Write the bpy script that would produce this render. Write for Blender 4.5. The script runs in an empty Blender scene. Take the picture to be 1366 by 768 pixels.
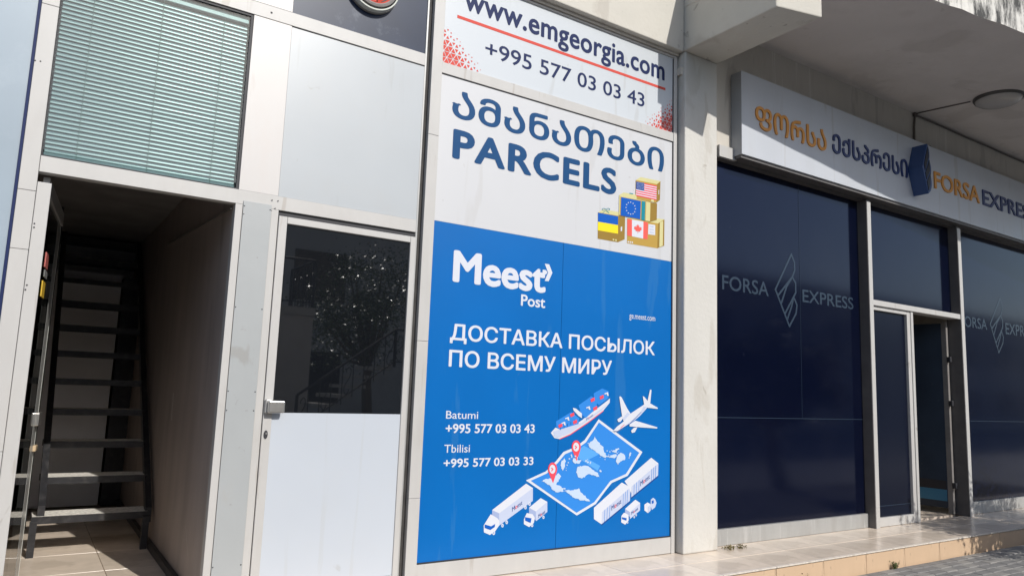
import bpy, math, random
import numpy as np
from mathutils import Matrix, Vector, Euler
from mathutils.geometry import tessellate_polygon

random.seed(7)
S = bpy.context.scene
COL = S.collection
rad = math.radians

# ------------------------------------------------------------------ camera
CAM_Y = -4.5
FPX = 981.06
def _rot(a, b, c):
    return Matrix.Rotation(a, 4, 'Z') @ Matrix.Rotation(b, 4, 'X') @ Matrix.Rotation(c, 4, 'Z')
RC = _rot(rad(-33.275), rad(97.824), rad(2.094))
cd = bpy.data.cameras.new('camera')
cam = bpy.data.objects.new('camera', cd)
COL.objects.link(cam)
cam.matrix_world = Matrix.Translation((0, CAM_Y, 0)) @ RC
cd.sensor_width = 36.0
cd.lens = FPX / 1366 * 36
cd.clip_start = 0.05
cd.clip_end = 1500
S.camera = cam

# ------------------------------------------------------------------ sky, sun, exposure
SUN_D = Vector((-0.185, 1.0, -0.70)).normalized()      # the way the light travels
elev = math.asin(-SUN_D.z)
azim = math.atan2(-SUN_D.x, -SUN_D.y)
w = bpy.data.worlds.new('World'); S.world = w; w.use_nodes = True
nt = w.node_tree
sky = nt.nodes.new('ShaderNodeTexSky'); sky.sky_type = 'NISHITA'; sky.sun_disc = False
sky.sun_elevation = elev; sky.sun_rotation = azim
sky.air_density = 1.0; sky.dust_density = 1.2; sky.ozone_density = 1.0
bg = nt.nodes['Background']; bg.inputs[1].default_value = 0.15
nt.links.new(sky.outputs[0], bg.inputs[0])
ld = bpy.data.lights.new('sun', 'SUN'); ld.energy = 4.0; ld.angle = rad(0.5); ld.color = (1.0, 0.965, 0.905)
sun = bpy.data.objects.new('sun', ld); COL.objects.link(sun)
sun.rotation_euler = SUN_D.to_track_quat('-Z', 'Y').to_euler()
sun.location = (2, -10, 9)
S.view_settings.view_transform = 'Standard'; S.view_settings.look = 'None'
S.view_settings.exposure = 0.0; S.view_settings.gamma = 1.0
S.cycles.max_bounces = 8; S.cycles.transparent_max_bounces = 16

# ------------------------------------------------------------------ measuring helper: a ray of the survey photo met with a plane
def at(u, v, y=None, z=None, x=None):
    d = RC.to_3x3() @ Vector(((u - 683) / FPX, -(v - 384) / FPX, -1))
    if y is not None: t = (y - CAM_Y) / d.y
    elif z is not None: t = z / d.z
    else: t = x / d.x
    return Vector((d.x * t, CAM_Y + d.y * t, d.z * t))

# ------------------------------------------------------------------ materials
def srgb(r, g, b):
    f = lambda c: (c / 255 / 12.92) if c / 255 <= 0.04045 else ((c / 255 + 0.055) / 1.055) ** 2.4
    return (f(r), f(g), f(b), 1)

def mat(name, col, rough=0.5, metal=0.0, var=0.0, scale=6.0, bump=0.0, bscale=60.0, spec=0.5,
        dirt=None, dirt_amt=0.0, dirt_scale=3.0, stretch=None, coat=0.0, rvar=0.0, dirt_lo=0.5, dirt_hi=0.72, spots=None, tint=None):
    m = bpy.data.materials.new(name); m.use_nodes = True
    n = m.node_tree.nodes; l = m.node_tree.links
    p = n['Principled BSDF']
    if len(col) == 3: col = (*col, 1)
    p.inputs['Base Color'].default_value = col
    p.inputs['Roughness'].default_value = rough
    p.inputs['Metallic'].default_value = metal
    p.inputs['Specular IOR Level'].default_value = spec
    p.inputs['Coat Weight'].default_value = coat
    tc = n.new('ShaderNodeTexCoord')
    src = tc.outputs['Object']
    if stretch:
        mp = n.new('ShaderNodeMapping'); mp.inputs['Scale'].default_value = stretch
        l.new(src, mp.inputs[0]); ssrc = mp.outputs[0]
    else: ssrc = src
    out = None
    if var:
        t = n.new('ShaderNodeTexNoise'); t.inputs['Scale'].default_value = scale; t.inputs['Detail'].default_value = 6
        l.new(ssrc, t.inputs['Vector'])
        mr = n.new('ShaderNodeMapRange'); mr.inputs[1].default_value = .3; mr.inputs[2].default_value = .7
        mr.inputs[3].default_value = 1 - var; mr.inputs[4].default_value = 1 + var
        l.new(t.outputs[0], mr.inputs[0])
        mx = n.new('ShaderNodeMix'); mx.data_type = 'RGBA'; mx.blend_type = 'MULTIPLY'; mx.inputs[0].default_value = 1
        mx.inputs[6].default_value = col; l.new(mr.outputs[0], mx.inputs[7])
        out = mx.outputs[2]
    if dirt:
        t = n.new('ShaderNodeTexNoise'); t.inputs['Scale'].default_value = dirt_scale; t.inputs['Detail'].default_value = 10
        t.inputs['Roughness'].default_value = .7
        l.new(ssrc, t.inputs['Vector'])
        mr = n.new('ShaderNodeMapRange'); mr.inputs[1].default_value = dirt_lo; mr.inputs[2].default_value = dirt_hi
        mr.inputs[3].default_value = 0; mr.inputs[4].default_value = dirt_amt
        l.new(t.outputs[0], mr.inputs[0])
        mx = n.new('ShaderNodeMix'); mx.data_type = 'RGBA'
        l.new(mr.outputs[0], mx.inputs[0])
        if out: l.new(out, mx.inputs[6])
        else: mx.inputs[6].default_value = col
        mx.inputs[7].default_value = (*dirt[:3], 1)
        out = mx.outputs[2]
    for q in ([] if not spots else (spots if isinstance(spots, list) else [spots])):      # (colour, amount, scale, threshold, stretch)
        sc_, am, sca, th, st_ = q
        t = n.new('ShaderNodeTexNoise'); t.inputs['Scale'].default_value = sca; t.inputs['Detail'].default_value = 5; t.inputs['Distortion'].default_value = .6
        mp = n.new('ShaderNodeMapping'); mp.inputs['Scale'].default_value = st_; mp.inputs['Location'].default_value = (3.1, 1.7, 5.3)
        l.new(src, mp.inputs[0]); l.new(mp.outputs[0], t.inputs['Vector'])
        mr = n.new('ShaderNodeMapRange'); mr.inputs[1].default_value = th; mr.inputs[2].default_value = th + .045
        mr.inputs[3].default_value = 0; mr.inputs[4].default_value = am
        l.new(t.outputs[0], mr.inputs[0])
        mx = n.new('ShaderNodeMix'); mx.data_type = 'RGBA'
        l.new(mr.outputs[0], mx.inputs[0])
        if out: l.new(out, mx.inputs[6])
        else: mx.inputs[6].default_value = col
        mx.inputs[7].default_value = (*sc_[:3], 1)
        out = mx.outputs[2]
    if tint: p.inputs['Specular Tint'].default_value = (*tint, 1)
    if out: l.new(out, p.inputs['Base Color'])
    if rvar:
        t = n.new('ShaderNodeTexNoise'); t.inputs['Scale'].default_value = 4; t.inputs['Detail'].default_value = 8
        l.new(src, t.inputs['Vector'])
        mr = n.new('ShaderNodeMapRange'); mr.inputs[3].default_value = max(0.01, rough - rvar); mr.inputs[4].default_value = rough + rvar
        l.new(t.outputs[0], mr.inputs[0]); l.new(mr.outputs[0], p.inputs['Roughness'])
    if bump:
        t = n.new('ShaderNodeTexNoise'); t.inputs['Scale'].default_value = bscale; t.inputs['Detail'].default_value = 8
        l.new(src, t.inputs['Vector'])
        b = n.new('ShaderNodeBump'); b.inputs['Strength'].default_value = bump; b.inputs['Distance'].default_value = .01
        l.new(t.outputs[0], b.inputs['Height']); l.new(b.outputs[0], p.inputs['Normal'])
    return m

def glass(name, tint, gloss_col=(1, 1, 1), rough=0.0, ior=1.5, base_mix=0.0):
    m = bpy.data.materials.new(name); m.use_nodes = True
    n = m.node_tree.nodes; l = m.node_tree.links
    n.clear()
    o = n.new('ShaderNodeOutputMaterial')
    t = n.new('ShaderNodeBsdfTransparent'); t.inputs[0].default_value = (*tint, 1)
    g = n.new('ShaderNodeBsdfGlossy'); g.inputs[0].default_value = (*gloss_col, 1); g.inputs['Roughness'].default_value = rough
    f = n.new('ShaderNodeFresnel'); f.inputs[0].default_value = ior
    mx = n.new('ShaderNodeMixShader')
    l.new(f.outputs[0], mx.inputs[0]); l.new(t.outputs[0], mx.inputs[1]); l.new(g.outputs[0], mx.inputs[2])
    if base_mix:
        d = n.new('ShaderNodeBsdfDiffuse'); d.inputs[0].default_value = (.55, .56, .54, 1)
        m2 = n.new('ShaderNodeMixShader'); m2.inputs[0].default_value = base_mix
        l.new(mx.outputs[0], m2.inputs[1]); l.new(d.outputs[0], m2.inputs[2]); l.new(m2.outputs[0], o.inputs[0])
    else:
        l.new(mx.outputs[0], o.inputs[0])
    return m

M = {}
M['frame'] = mat('painted_aluminium', (.455, .445, .43), .45, var=.035, scale=9, dirt=(.33, .29, .25), dirt_amt=.28, dirt_scale=5, stretch=(1, 1, .35), dirt_lo=.52, dirt_hi=.8, spots=[((.2, .17, .14), .55, 9, .70, (1, 1, .5)), ((.32, .28, .24), .5, 3, .64, (3, 1, .35))])
M['frame_grey'] = mat('anodised_aluminium', (.40, .40, .39), .38, metal=.25, var=.05, scale=9, dirt=(.25, .22, .2), dirt_amt=.3, dirt_scale=6, stretch=(1, 1, .3), spots=[((.55, .55, .54), .5, 5, .62, (4, 1, .3))])
M['cladding'] = mat('cream_cladding_sheet', (.52, .50, .485), .4, var=.02, scale=3, dirt=(.5, .42, .38), dirt_amt=.22, dirt_scale=6, stretch=(1, 1, .4), spots=[((.34, .29, .25), .5, 7, .69, (1, 1, 1.6)), ((.42, .37, .33), .5, 2.2, .62, (2.5, 1, .3))])
M['panel'] = mat('grey_composite_panel', (.40, .425, .445), .3, var=.025, scale=2.0, dirt=(.42, .42, .41), dirt_amt=.25, dirt_scale=3, spots=[((.30, .30, .29), .5, 9, .70, (1, 1, 1)), ((.33, .34, .34), .35, 2.5, .60, (3.5, 1, .25))], bump=.12, bscale=1.6)
M['panel_blue'] = mat('blue_grey_panel', (.29, .35, .405), .3, var=.06, scale=1.2, dirt=(.5, .55, .6), dirt_amt=.25, dirt_scale=1.5, spots=[((.36, .41, .45), .35, 3, .60, (1, 1, .4))])
M['cover'] = mat('grey_cover_sheet', (.34, .355, .36), .4, var=.03, scale=4, dirt=(.33, .31, .28), dirt_amt=.45, dirt_scale=4, stretch=(1, 1, .5), dirt_lo=.58, dirt_hi=.75, spots=[((.2, .18, .16), .6, 16, .69, (1, 1, 1)), ((.26, .25, .23), .5, 4, .61, (1, 1, .5))], bump=.35, bscale=3)
M['white_panel'] = mat('white_door_panel', (.47, .505, .555), .28, var=.02, scale=1.6, dirt=(.5, .5, .49), dirt_amt=.15, dirt_scale=4, spots=[((.36, .36, .36), .45, 12, .71, (1, 1, .6)), ((.44, .46, .48), .5, 2.4, .60, (3, 1, .3))], bump=.1, bscale=1.4)
M['gasket'] = mat('black_rubber_gasket', (.02, .02, .025), .6)
M['gap'] = mat('dark_recess', (.045, .042, .04), .8, var=.3, scale=12)
M['navy_panel'] = mat('navy_back_panel', (.014, .025, .055), .35, spec=.25, var=.15, scale=3, dirt=(.22, .25, .3), dirt_amt=.55, dirt_scale=3.5, dirt_lo=.58, dirt_hi=.8)
M['dark_glass'] = mat('black_tinted_glass', (.006, .007, .009), .015, spec=1.0, coat=1.0)
M['navy_film'] = mat('navy_window_film', (.0022, .0036, .013), .10, spec=.36, coat=.0, rvar=.03, dirt=(.008, .009, .018), dirt_amt=.4, dirt_scale=1.2, tint=(.46, .57, .95), spots=((.03, .035, .05), .35, 22, .72, (1, 1, 1)))
M['navy_film_door'] = mat('navy_door_film', (.004, .006, .016), .22, spec=.3)
M['film_print'] = mat('pale_print_on_navy', (.022, .036, .058), .25)
M['window_glass'] = glass('greenish_window_glass', (.86, .935, .93))
M['door_glass'] = glass('clear_door_glass', (.74, .78, .76))
M['frosted'] = glass('frosted_strip', (.6, .62, .6), rough=.2, base_mix=.35)
M['slat'] = mat('blind_slat_enamel', (.20, .235, .26), .28, spec=.6)
M['cord'] = mat('blind_cord', (.16, .2, .19), .8)
M['black_steel'] = mat('black_painted_steel', (.018, .018, .021), .38, var=.3, scale=20, dirt=(.08, .075, .07), dirt_amt=.6, dirt_scale=12, bump=.12, bscale=60)
M['tread'] = mat('dusty_checker_tread', (.72, .69, .63), .7, var=.3, scale=45, dirt=(.62, .58, .52), dirt_amt=.7, dirt_scale=25, bump=.1, bscale=120)
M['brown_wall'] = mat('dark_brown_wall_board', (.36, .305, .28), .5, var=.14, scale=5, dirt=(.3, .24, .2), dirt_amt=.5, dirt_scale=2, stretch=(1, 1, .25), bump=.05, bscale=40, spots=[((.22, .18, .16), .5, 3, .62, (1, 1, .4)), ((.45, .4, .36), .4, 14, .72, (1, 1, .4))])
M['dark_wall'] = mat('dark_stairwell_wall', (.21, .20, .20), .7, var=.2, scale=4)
M['grey_board'] = mat('grey_board', (.8, .8, .82), .6, var=.08, scale=3)
M['scar'] = mat('bare_plaster', (.55, .53, .5), .8)
M['tile'] = mat('beige_floor_tile', (.76, .645, .53), .22, var=.06, scale=4, dirt=(.52, .42, .33), dirt_amt=.4, dirt_scale=3, rvar=.1, spots=[((.38, .31, .24), .5, 5, .66, (1, 1, 1)), ((.5, .42, .34), .4, 1.6, .58, (1, 1, 1))])
M['riser'] = mat('peach_riser_tile', (.58, .415, .275), .35, var=.06, scale=5, dirt=(.2, .15, .1), dirt_amt=.65, dirt_scale=5, stretch=(1, 1, .4), dirt_lo=.58, dirt_hi=.72, spots=[((.18, .13, .09), .7, 5, .66, (2, 1, .5))])
M['grout'] = mat('grout', (.25, .21, .17), .9, var=.2, scale=30)
M['nosing'] = mat('chipped_white_nosing', (.62, .56, .49), .6, var=.1, scale=20, dirt=(.3, .25, .2), dirt_amt=.6, dirt_scale=15)
M['concrete'] = mat('painted_concrete', (.52, .495, .44), .8, var=.05, scale=2.5, dirt=(.36, .32, .27), dirt_amt=.42, dirt_scale=2.5, bump=.25, bscale=30, dirt_lo=.52, dirt_hi=.75, spots=[((.25, .22, .19), .6, 9, .68, (1, 1, 1)), ((.38, .345, .30), .5, 2.2, .58, (1, 1, .6))])
M['column'] = mat('whitewashed_column', (.53, .515, .48), .8, var=.04, scale=3, dirt=(.42, .39, .34), dirt_amt=.4, dirt_scale=3.5, bump=.3, bscale=25, stretch=(1, 1, .4), dirt_lo=.55, dirt_hi=.78, spots=[((.3, .27, .23), .6, 8, .68, (1, 1, 1)), ((.42, .39, .34), .5, 2.2, .58, (2, 1, .5))])
M['soffit'] = mat('grey_soffit_paint', (.62, .575, .55), .85, var=.05, scale=1.5, dirt=(.45, .41, .38), dirt_amt=.4, dirt_scale=1.2, bump=.12, bscale=12, spots=[((.45, .41, .38), .4, 1.3, .58, (1, 1, 1)), ((.5, .46, .43), .6, 6, .68, (.6, 1, 1))])
M['upper_wall'] = mat('stained_plaster', (.52, .485, .43), .85, var=.06, scale=2, dirt=(.34, .31, .27), dirt_amt=.5, dirt_scale=2, stretch=(2.5, 1, .4), bump=.12, bscale=14, spots=[((.66, .63, .58), .5, 2.6, .64, (4, 1, .2)), ((.3, .27, .24), .4, 2.2, .60, (2, 1, .4))])
M['mould'] = mat('mouldy_concrete_edge', (.60, .58, .54), .9, var=.12, scale=5, dirt=(.025, .025, .025), dirt_amt=.95, dirt_scale=2.2, bump=.5, bscale=22, stretch=(3.5, 1, .9), dirt_lo=.43, dirt_hi=.56)
M['sign_white'] = mat('white_sign_face', (.47, .49, .53), .35, var=.03, scale=1.5, dirt=(.42, .42, .41), dirt_amt=.3, dirt_scale=2, stretch=(2, 1, .3), spots=[((.36, .35, .33), .45, 3, .62, (4, 1, .2))])
M['sign_side'] = mat('grey_sign_edge', (.33, .34, .36), .45, var=.05, scale=6)
M['shade_dark_metal'] = mat('shade_dark_aluminium', (.10, .092, .09), .45, var=.12, scale=8, dirt=(.2, .18, .16), dirt_amt=.3)  # dark tone holds the mullion sides' shade; head rail and sign trim share it
M['steel'] = mat('brushed_steel', (.62, .60, .57), .28, metal=.9, var=.05, scale=30)
M['paver'] = mat('grey_concrete_paver', (.20, .195, .19), .85, var=.16, scale=5, dirt=(.10, .095, .09), dirt_amt=.6, dirt_scale=7, bump=.3, bscale=90)
M['paver_b'] = mat('pale_concrete_paver', (.26, .25, .235), .85, var=.14, scale=5, dirt=(.12, .11, .1), dirt_amt=.5, dirt_scale=6, bump=.3, bscale=90)
M['street'] = mat('street_paving', (.34, .325, .30), .9, var=.15, scale=2, dirt=(.1, .1, .1), dirt_amt=.4, dirt_scale=1)
M['sand'] = mat('joint_sand', (.09, .085, .075), .95, var=.2, scale=40)
M['lamp_glass'] = mat('opal_lamp_glass', (.42, .40, .38), .25, var=.04, scale=6)
M['lamp_rim'] = mat('dark_lamp_rim', (.08, .075, .07), .5)
M['cable'] = mat('grey_cable', (.10, .085, .075), .6)
M['red_fan'] = mat('red_fan_plastic', (.62, .09, .06), .4)
M['fan_ring'] = mat('grey_fan_housing', (.22, .205, .195), .45, var=.08, scale=8, dirt=(.1, .09, .08), dirt_amt=.4)
M['fan_white'] = mat('white_fan_ring', (.6, .62, .57), .4)
M['leaf'] = mat('tree_leaf', (.07, .11, .03), .3, var=.35, scale=1.2, spec=.6)
M['leaf_dry'] = mat('dry_weed', (.16, .13, .05), .7, var=.3, scale=30)
M['leaf_weed'] = mat('weed_leaf', (.07, .10, .02), .5, var=.3, scale=30)
M['bark'] = mat('grey_bark', (.11, .085, .06), .9, var=.3, scale=10, bump=.5, bscale=20)
M['opposite'] = mat('ochre_plaster', (.52, .49, .46), .85, var=.08, scale=.6, dirt=(.22, .2, .18), dirt_amt=.4, dirt_scale=.5)
M['opp_window'] = mat('dark_window', (.02, .022, .026), .1)
M['stone'] = mat('pale_stone_slab', (.45, .43, .40), .7, var=.08, scale=4)
# flat print colours
M['film_white'] = mat('white_banner_film', (.50, .53, .56), .33, var=.012, scale=1.5, spots=[((.40, .40, .39), .35, 2.2, .60, (3, 1, .3)), ((.3, .29, .27), .4, 14, .71, (1, 1, 1))], bump=.10, bscale=2.5)
M['film_parcels'] = mat('offwhite_banner_film', (.525, .53, .545), .35, var=.012, scale=1.5, spots=[((.44, .43, .42), .35, 2.2, .60, (3, 1, .3)), ((.33, .31, .29), .4, 14, .71, (1, 1, 1))], bump=.10, bscale=2.5)
M['film_blue'] = mat('blue_banner_film', (.0002, .118, .40), .32, spec=.3, var=.05, scale=1.2, spots=[((.03, .16, .40), .35, 2.4, .60, (3, 1, .35)), ((.10, .2, .36), .35, 18, .73, (1, 1, 1))], bump=.12, bscale=2.5)
M['ink_navy'] = mat('navy_ink', (.014, .024, .085), .5, spec=.15)
M['ink_blue'] = mat('steel_blue_ink', (.008, .060, .17), .5, spec=.15)
M['ink_red'] = mat('red_ink', (.56, .075, .055), .5, spec=.15)
M['ink_white'] = mat('white_ink', (.58, .60, .66), .5, spec=.15)
M['pr_white'] = mat('print_white', (.58, .60, .66), .5, spec=.15)
M['pr_grey'] = mat('print_pale_lilac', (.45, .50, .64), .5, spec=.15)
M['pr_grey2'] = mat('print_mid_lilac', (.30, .36, .55), .5, spec=.15)
M['pr_sky'] = mat('print_sky_blue', (.03, .21, .62), .5, spec=.15)
M['pr_sky2'] = mat('print_light_sky_blue', (.09, .33, .74), .5, spec=.15)
M['pr_cont'] = mat('print_pale_land', (.46, .56, .70), .5, spec=.15)
M['pr_red'] = mat('print_red', (.72, .07, .10), .5, spec=.15)
M['pr_dark'] = mat('print_dark_blue', (.01, .06, .25), .5, spec=.15)
M['pr_tan'] = mat('print_cardboard', (.42, .27, .06), .5, spec=.15)
M['pr_tan2'] = mat('print_dark_cardboard', (.27, .17, .035), .5, spec=.15)
M['pr_tan3'] = mat('print_light_cardboard', (.56, .52, .26), .5, spec=.15)
M['pr_yellow'] = mat('print_yellow', (.78, .62, .02), .5, spec=.15)
M['pr_flag'] = mat('print_flag_blue', (.005, .09, .42), .5, spec=.15)
M['pr_usblue'] = mat('print_canton_blue', (.03, .08, .28), .5, spec=.15)
M['pr_teal'] = mat('print_teal', (.01, .22, .28), .5, spec=.15)
M['pr_coral'] = mat('print_coral', (.72, .11, .09), .5, spec=.15)
M['sign_orange'] = mat('orange_letter_plastic', (.62, .26, .035), .35)
M['sign_navy'] = mat('navy_letter_plastic', (.018, .035, .13), .35)
M['logo_navy'] = mat('navy_logo_plastic', (.030, .068, .19), .35)
M['logo_face'] = mat('navy_logo_face', (.003, .006, .015), .3)
M['yellow'] = mat('yellow_sticker', (.7, .45, .04), .4)
M['pink'] = mat('red_sticker', (.55, .15, .13), .4)
M['beige'] = mat('beige_lock_plate', (.5, .38, .24), .4)
M['leaf_glass'] = mat('dusty_dark_door_glass', (.04, .055, .08), .25, var=.2, scale=2, spots=((.15, .17, .18), .5, 10, .68, (1, 1, 1)))
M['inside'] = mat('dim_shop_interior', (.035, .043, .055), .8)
M['blue_ledge'] = mat('blue_painted_ledge', (.05, .19, .31), .35)

# ------------------------------------------------------------------ object helpers
def finish(o, label=None, cat=None, group=None, kind=None):
    if label: o['label'] = label
    if cat: o['category'] = cat
    if group: o['group'] = group
    if kind: o['kind'] = kind
    return o

def thing(name, label, cat, loc=(0, 0, 0), group=None, rz=0):
    o = bpy.data.objects.new(name, None); COL.objects.link(o)
    o.location = loc; o.rotation_euler = (0, 0, rz); o.empty_display_size = .1
    return finish(o, label, cat, group)

class MB:
    def __init__(s): s.v = []; s.f = []; s.m = []; s.mats = []
    def mi(s, m):
        if m not in s.mats: s.mats.append(m)
        return s.mats.index(m)
    def add(s, vs, fs, m):
        b = len(s.v); k = s.mi(m)
        s.v += [tuple(v) for v in vs]
        for f in fs: s.f.append(tuple(b + i for i in f)); s.m.append(k)
        return s
    def box(s, x0, x1, y0, y1, z0, z1, m):
        vs = [(x, y, z) for z in (z0, z1) for y in (y0, y1) for x in (x0, x1)]
        return s.add(vs, [(0, 2, 3, 1), (4, 5, 7, 6), (0, 1, 5, 4), (2, 6, 7, 3), (0, 4, 6, 2), (1, 3, 7, 5)], m)
    def hexa(s, vs, m):      # 8 corners: bottom ring then top ring
        return s.add(vs, [(3, 2, 1, 0), (4, 5, 6, 7), (0, 1, 5, 4), (1, 2, 6, 5), (2, 3, 7, 6), (3, 0, 4, 7)], m)
    def tube(s, pts, r, m, n=8, r1=None):
        pts = [Vector(p) for p in pts]; rings = []
        b = len(s.v); k = s.mi(m)
        for i, p in enumerate(pts):
            d = (pts[min(i + 1, len(pts) - 1)] - pts[max(i - 1, 0)]).normalized()
            a = d.cross(Vector((0, 0, 1)))
            if a.length < .01: a = d.cross(Vector((1, 0, 0)))
            a.normalize(); c = d.cross(a)
            rr = r if r1 is None else r + (r1 - r) * i / (len(pts) - 1)
            for j in range(n):
                t = 2 * math.pi * j / n
                s.v.append(tuple(p + a * math.cos(t) * rr + c * math.sin(t) * rr))
        for i in range(len(pts) - 1):
            for j in range(n):
                s.f.append((b + i * n + j, b + i * n + (j + 1) % n, b + (i + 1) * n + (j + 1) % n, b + (i + 1) * n + j)); s.m.append(k)
        s.f.append(tuple(b + j for j in range(n))[::-1]); s.m.append(k)
        e = b + (len(pts) - 1) * n
        s.f.append(tuple(e + j for j in range(n))); s.m.append(k)
        return s
    def lathe(s, prof, m, n=40, mtx=None):   # profile of (radius, height), turned about z then placed
        b = len(s.v); k = s.mi(m)
        for r, h in prof:
            for j in range(n):
                t = 2 * math.pi * j / n
                p = Vector((r * math.cos(t), r * math.sin(t), h))
                s.v.append(tuple(mtx @ p if mtx else p))
        for i in range(len(prof) - 1):
            for j in range(n):
                s.f.append((b + i * n + j, b + i * n + (j + 1) % n, b + (i + 1) * n + (j + 1) % n, b + (i + 1) * n + j)); s.m.append(k)
        return s
    def prism_xz(s, poly, y0, y1, m):        # outline in x,z pushed through y (y0 in front)
        n = len(poly); tri = tessellate_polygon([[Vector((p[0], p[1], 0)) for p in poly]])
        vs = [(p[0], y0, p[1]) for p in poly] + [(p[0], y1, p[1]) for p in poly]
        fs = [tuple(t) for t in tri] + [tuple(n + i for i in t[::-1]) for t in tri] + [(i, (i + 1) % n, n + (i + 1) % n, n + i) for i in range(n)]
        return s.add(vs, fs, m)
    def flat_xz(s, poly, y, m):
        tri = tessellate_polygon([[Vector((p[0], p[1], 0)) for p in poly]])
        return s.add([(p[0], y, p[1]) for p in poly], [tuple(t) for t in tri], m)
    def build(s, name, parent=None, label=None, cat=None, group=None, kind=None, bevel=0, smooth=False, fix=True):
        me = bpy.data.meshes.new(name); me.from_pydata(s.v, [], s.f)
        for m in s.mats: me.materials.append(m)
        me.polygons.foreach_set('material_index', s.m)
        if smooth: me.polygons.foreach_set('use_smooth', [True] * len(s.f))
        me.update()
        if fix:
            import bmesh
            bm = bmesh.new(); bm.from_mesh(me); bmesh.ops.recalc_face_normals(bm, faces=bm.faces); bm.to_mesh(me); bm.free()
        o = bpy.data.objects.new(name, me); COL.objects.link(o)
        if parent:
            o.parent = parent
            o.matrix_parent_inverse = parent.matrix_basis.inverted()   # parts are modelled in world coordinates
        if bevel:
            b = o.modifiers.new('edge', 'BEVEL'); b.width = bevel; b.segments = 2; b.limit_method = 'ANGLE'
        return finish(o, label, cat, group, kind)

def BX(name, parent, x0, x1, y0, y1, z0, z1, m, **k):
    return MB().box(x0, x1, y0, y1, z0, z1, m).build(name, parent, **k)

def dup(o, loc, parent=None, **k):
    c = o.copy(); COL.objects.link(c)
    for key in ('label', 'category'):
        if key in c: del c[key]
    c.location = loc
    if parent:
        c.parent = parent; c.matrix_parent_inverse = o.matrix_parent_inverse.copy()
    return finish(c, **k)

# ------------------------------------------------------------------ lettering
_ref = {}
_tm = {}
def text_mesh(txt, weight, space=1.0):
    cu = bpy.data.curves.new('t', 'FONT'); cu.body = txt; cu.size = 1; cu.space_character = space; cu.resolution_u = 4
    ob = bpy.data.objects.new('t', cu); COL.objects.link(ob)
    dg = bpy.context.evaluated_depsgraph_get(); dg.update()
    me = bpy.data.meshes.new_from_object(ob.evaluated_get(dg))
    vs = [tuple(v.co) for v in me.vertices]; fs = [tuple(p.vertices) for p in me.polygons]
    bpy.data.objects.remove(ob); bpy.data.curves.remove(cu); bpy.data.meshes.remove(me)
    return vs, fs

def strokes(wt):      # heavier strokes: the same glyph laid a hair apart in eight directions
    if not wt: return [(0, 0)]
    return [(0, 0)] + [(wt * math.cos(k * math.pi / 4), wt * .8 * math.sin(k * math.pi / 4)) for k in range(8)]
def lettering(name, txt, pa, pb, ptop, y, m, parent, ref='H', weight=.0, depth=0.0, split=False, ref_y=None, slant=0, nm='letter', space=1.0):
    """pa/pb: left and right end of the baseline (survey pixels), ptop: a point at the height of the letter `ref`."""
    A = at(*pa, y=y); B = at(*pb, y=y); T = at(*ptop, y=y)
    vs, fs = text_mesh(txt, weight, space)
    x0 = min(v[0] for v in vs) - weight; x1 = max(v[0] for v in vs) + weight
    key = (ref, weight)
    if key not in _ref:
        rv, _ = text_mesh(ref, weight); _ref[key] = max(v[1] for v in rv) + weight * .5
    H = _ref[key]
    zb = (A.z + B.z) / 2
    sx = (B.x - A.x) / (x1 - x0); sz = (T.z - zb) / H
    yy = y if ref_y is None else ref_y
    P = [(A.x + (v[0] - x0) * sx + slant * v[1] * sz, zb + v[1] * sz) for v in vs]
    if not split:
        mb = MB()
        for k, (ox, oz) in enumerate(strokes(weight)):
            for j, f in enumerate(fs):
                y_ = yy - k * .00006 - (j % 23) * .0000025
                mb.add([(P[i][0] + ox * sx, y_, P[i][1] + oz * sz) for i in f], [tuple(range(len(f)))], m)
        if depth:
            n = len(P); ed = {}
            for f in fs:
                for i in range(len(f)):
                    e = (f[i], f[(i + 1) % len(f)])
                    ed[e] = 1
            side = [(a, b) for (a, b) in ed if (b, a) not in ed]
            mb.add([(p[0], yy + q, p[1]) for q in (0, depth) for p in P], [(b, a, a + n, b + n) for a, b in side], m)
        return mb.build(name, parent, fix=False)
    # split into separate letters
    par = list(range(len(P)))
    def find(i):
        while par[i] != i: par[i] = par[par[i]]; i = par[i]
        return i
    for f in fs:
        for i in f[1:]: par[find(i)] = find(f[0])
    isl = {}
    for f in fs: isl.setdefault(find(f[0]), []).append(f)
    groups = sorted(isl.values(), key=lambda F: min(P[i][0] for f in F for i in f))
    for F in groups:
        idx = sorted({i for f in F for i in f}); mp = {v: k for k, v in enumerate(idx)}
        Q = [P[i] for i in idx]; G = [tuple(mp[i] for i in f) for f in F]; n = len(Q)
        ed = {(f[i], f[(i + 1) % len(f)]) for f in G for i in range(len(f))}
        side = [(a, b) for (a, b) in ed if (b, a) not in ed]
        mb = MB()
        for k, (ox, oz) in enumerate(strokes(weight)):
            T_ = [(p[0] + ox * sx, p[1] + oz * sz) for p in Q]; y1_ = yy - k * .00006
            mb.add([(p[0], y1_, p[1]) for p in T_], G, m)
            mb.add([(p[0], y1_ + q, p[1]) for q in (0, depth) for p in T_], [(b, a, a + n, b + n) for a, b in side], m)
        mb.build(nm, parent, fix=False)

Y0 = .010          # plane of the shop window films
def crop(cx, cy, k):
    return lambda pts: [(cx + x / k, cy + y / k) for x, y in pts]
def art(name, items, parent, cr, y=Y0, step=.0011):
    """items: (layer, material, outline); flat print on the film, outlines measured in the survey photo"""
    mb = MB()
    for k, (lay, m, pts) in enumerate(items):
        P = [at(*p, y=y) for p in cr(pts)]
        mb.flat_xz([(p.x, p.z) for p in P], y - step * lay - k * .000008, M[m])
    return mb.build(name, parent, fix=False)

ZG, ZP = -1.47, -1.291       # ground and platform heights (camera height is 0)

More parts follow.
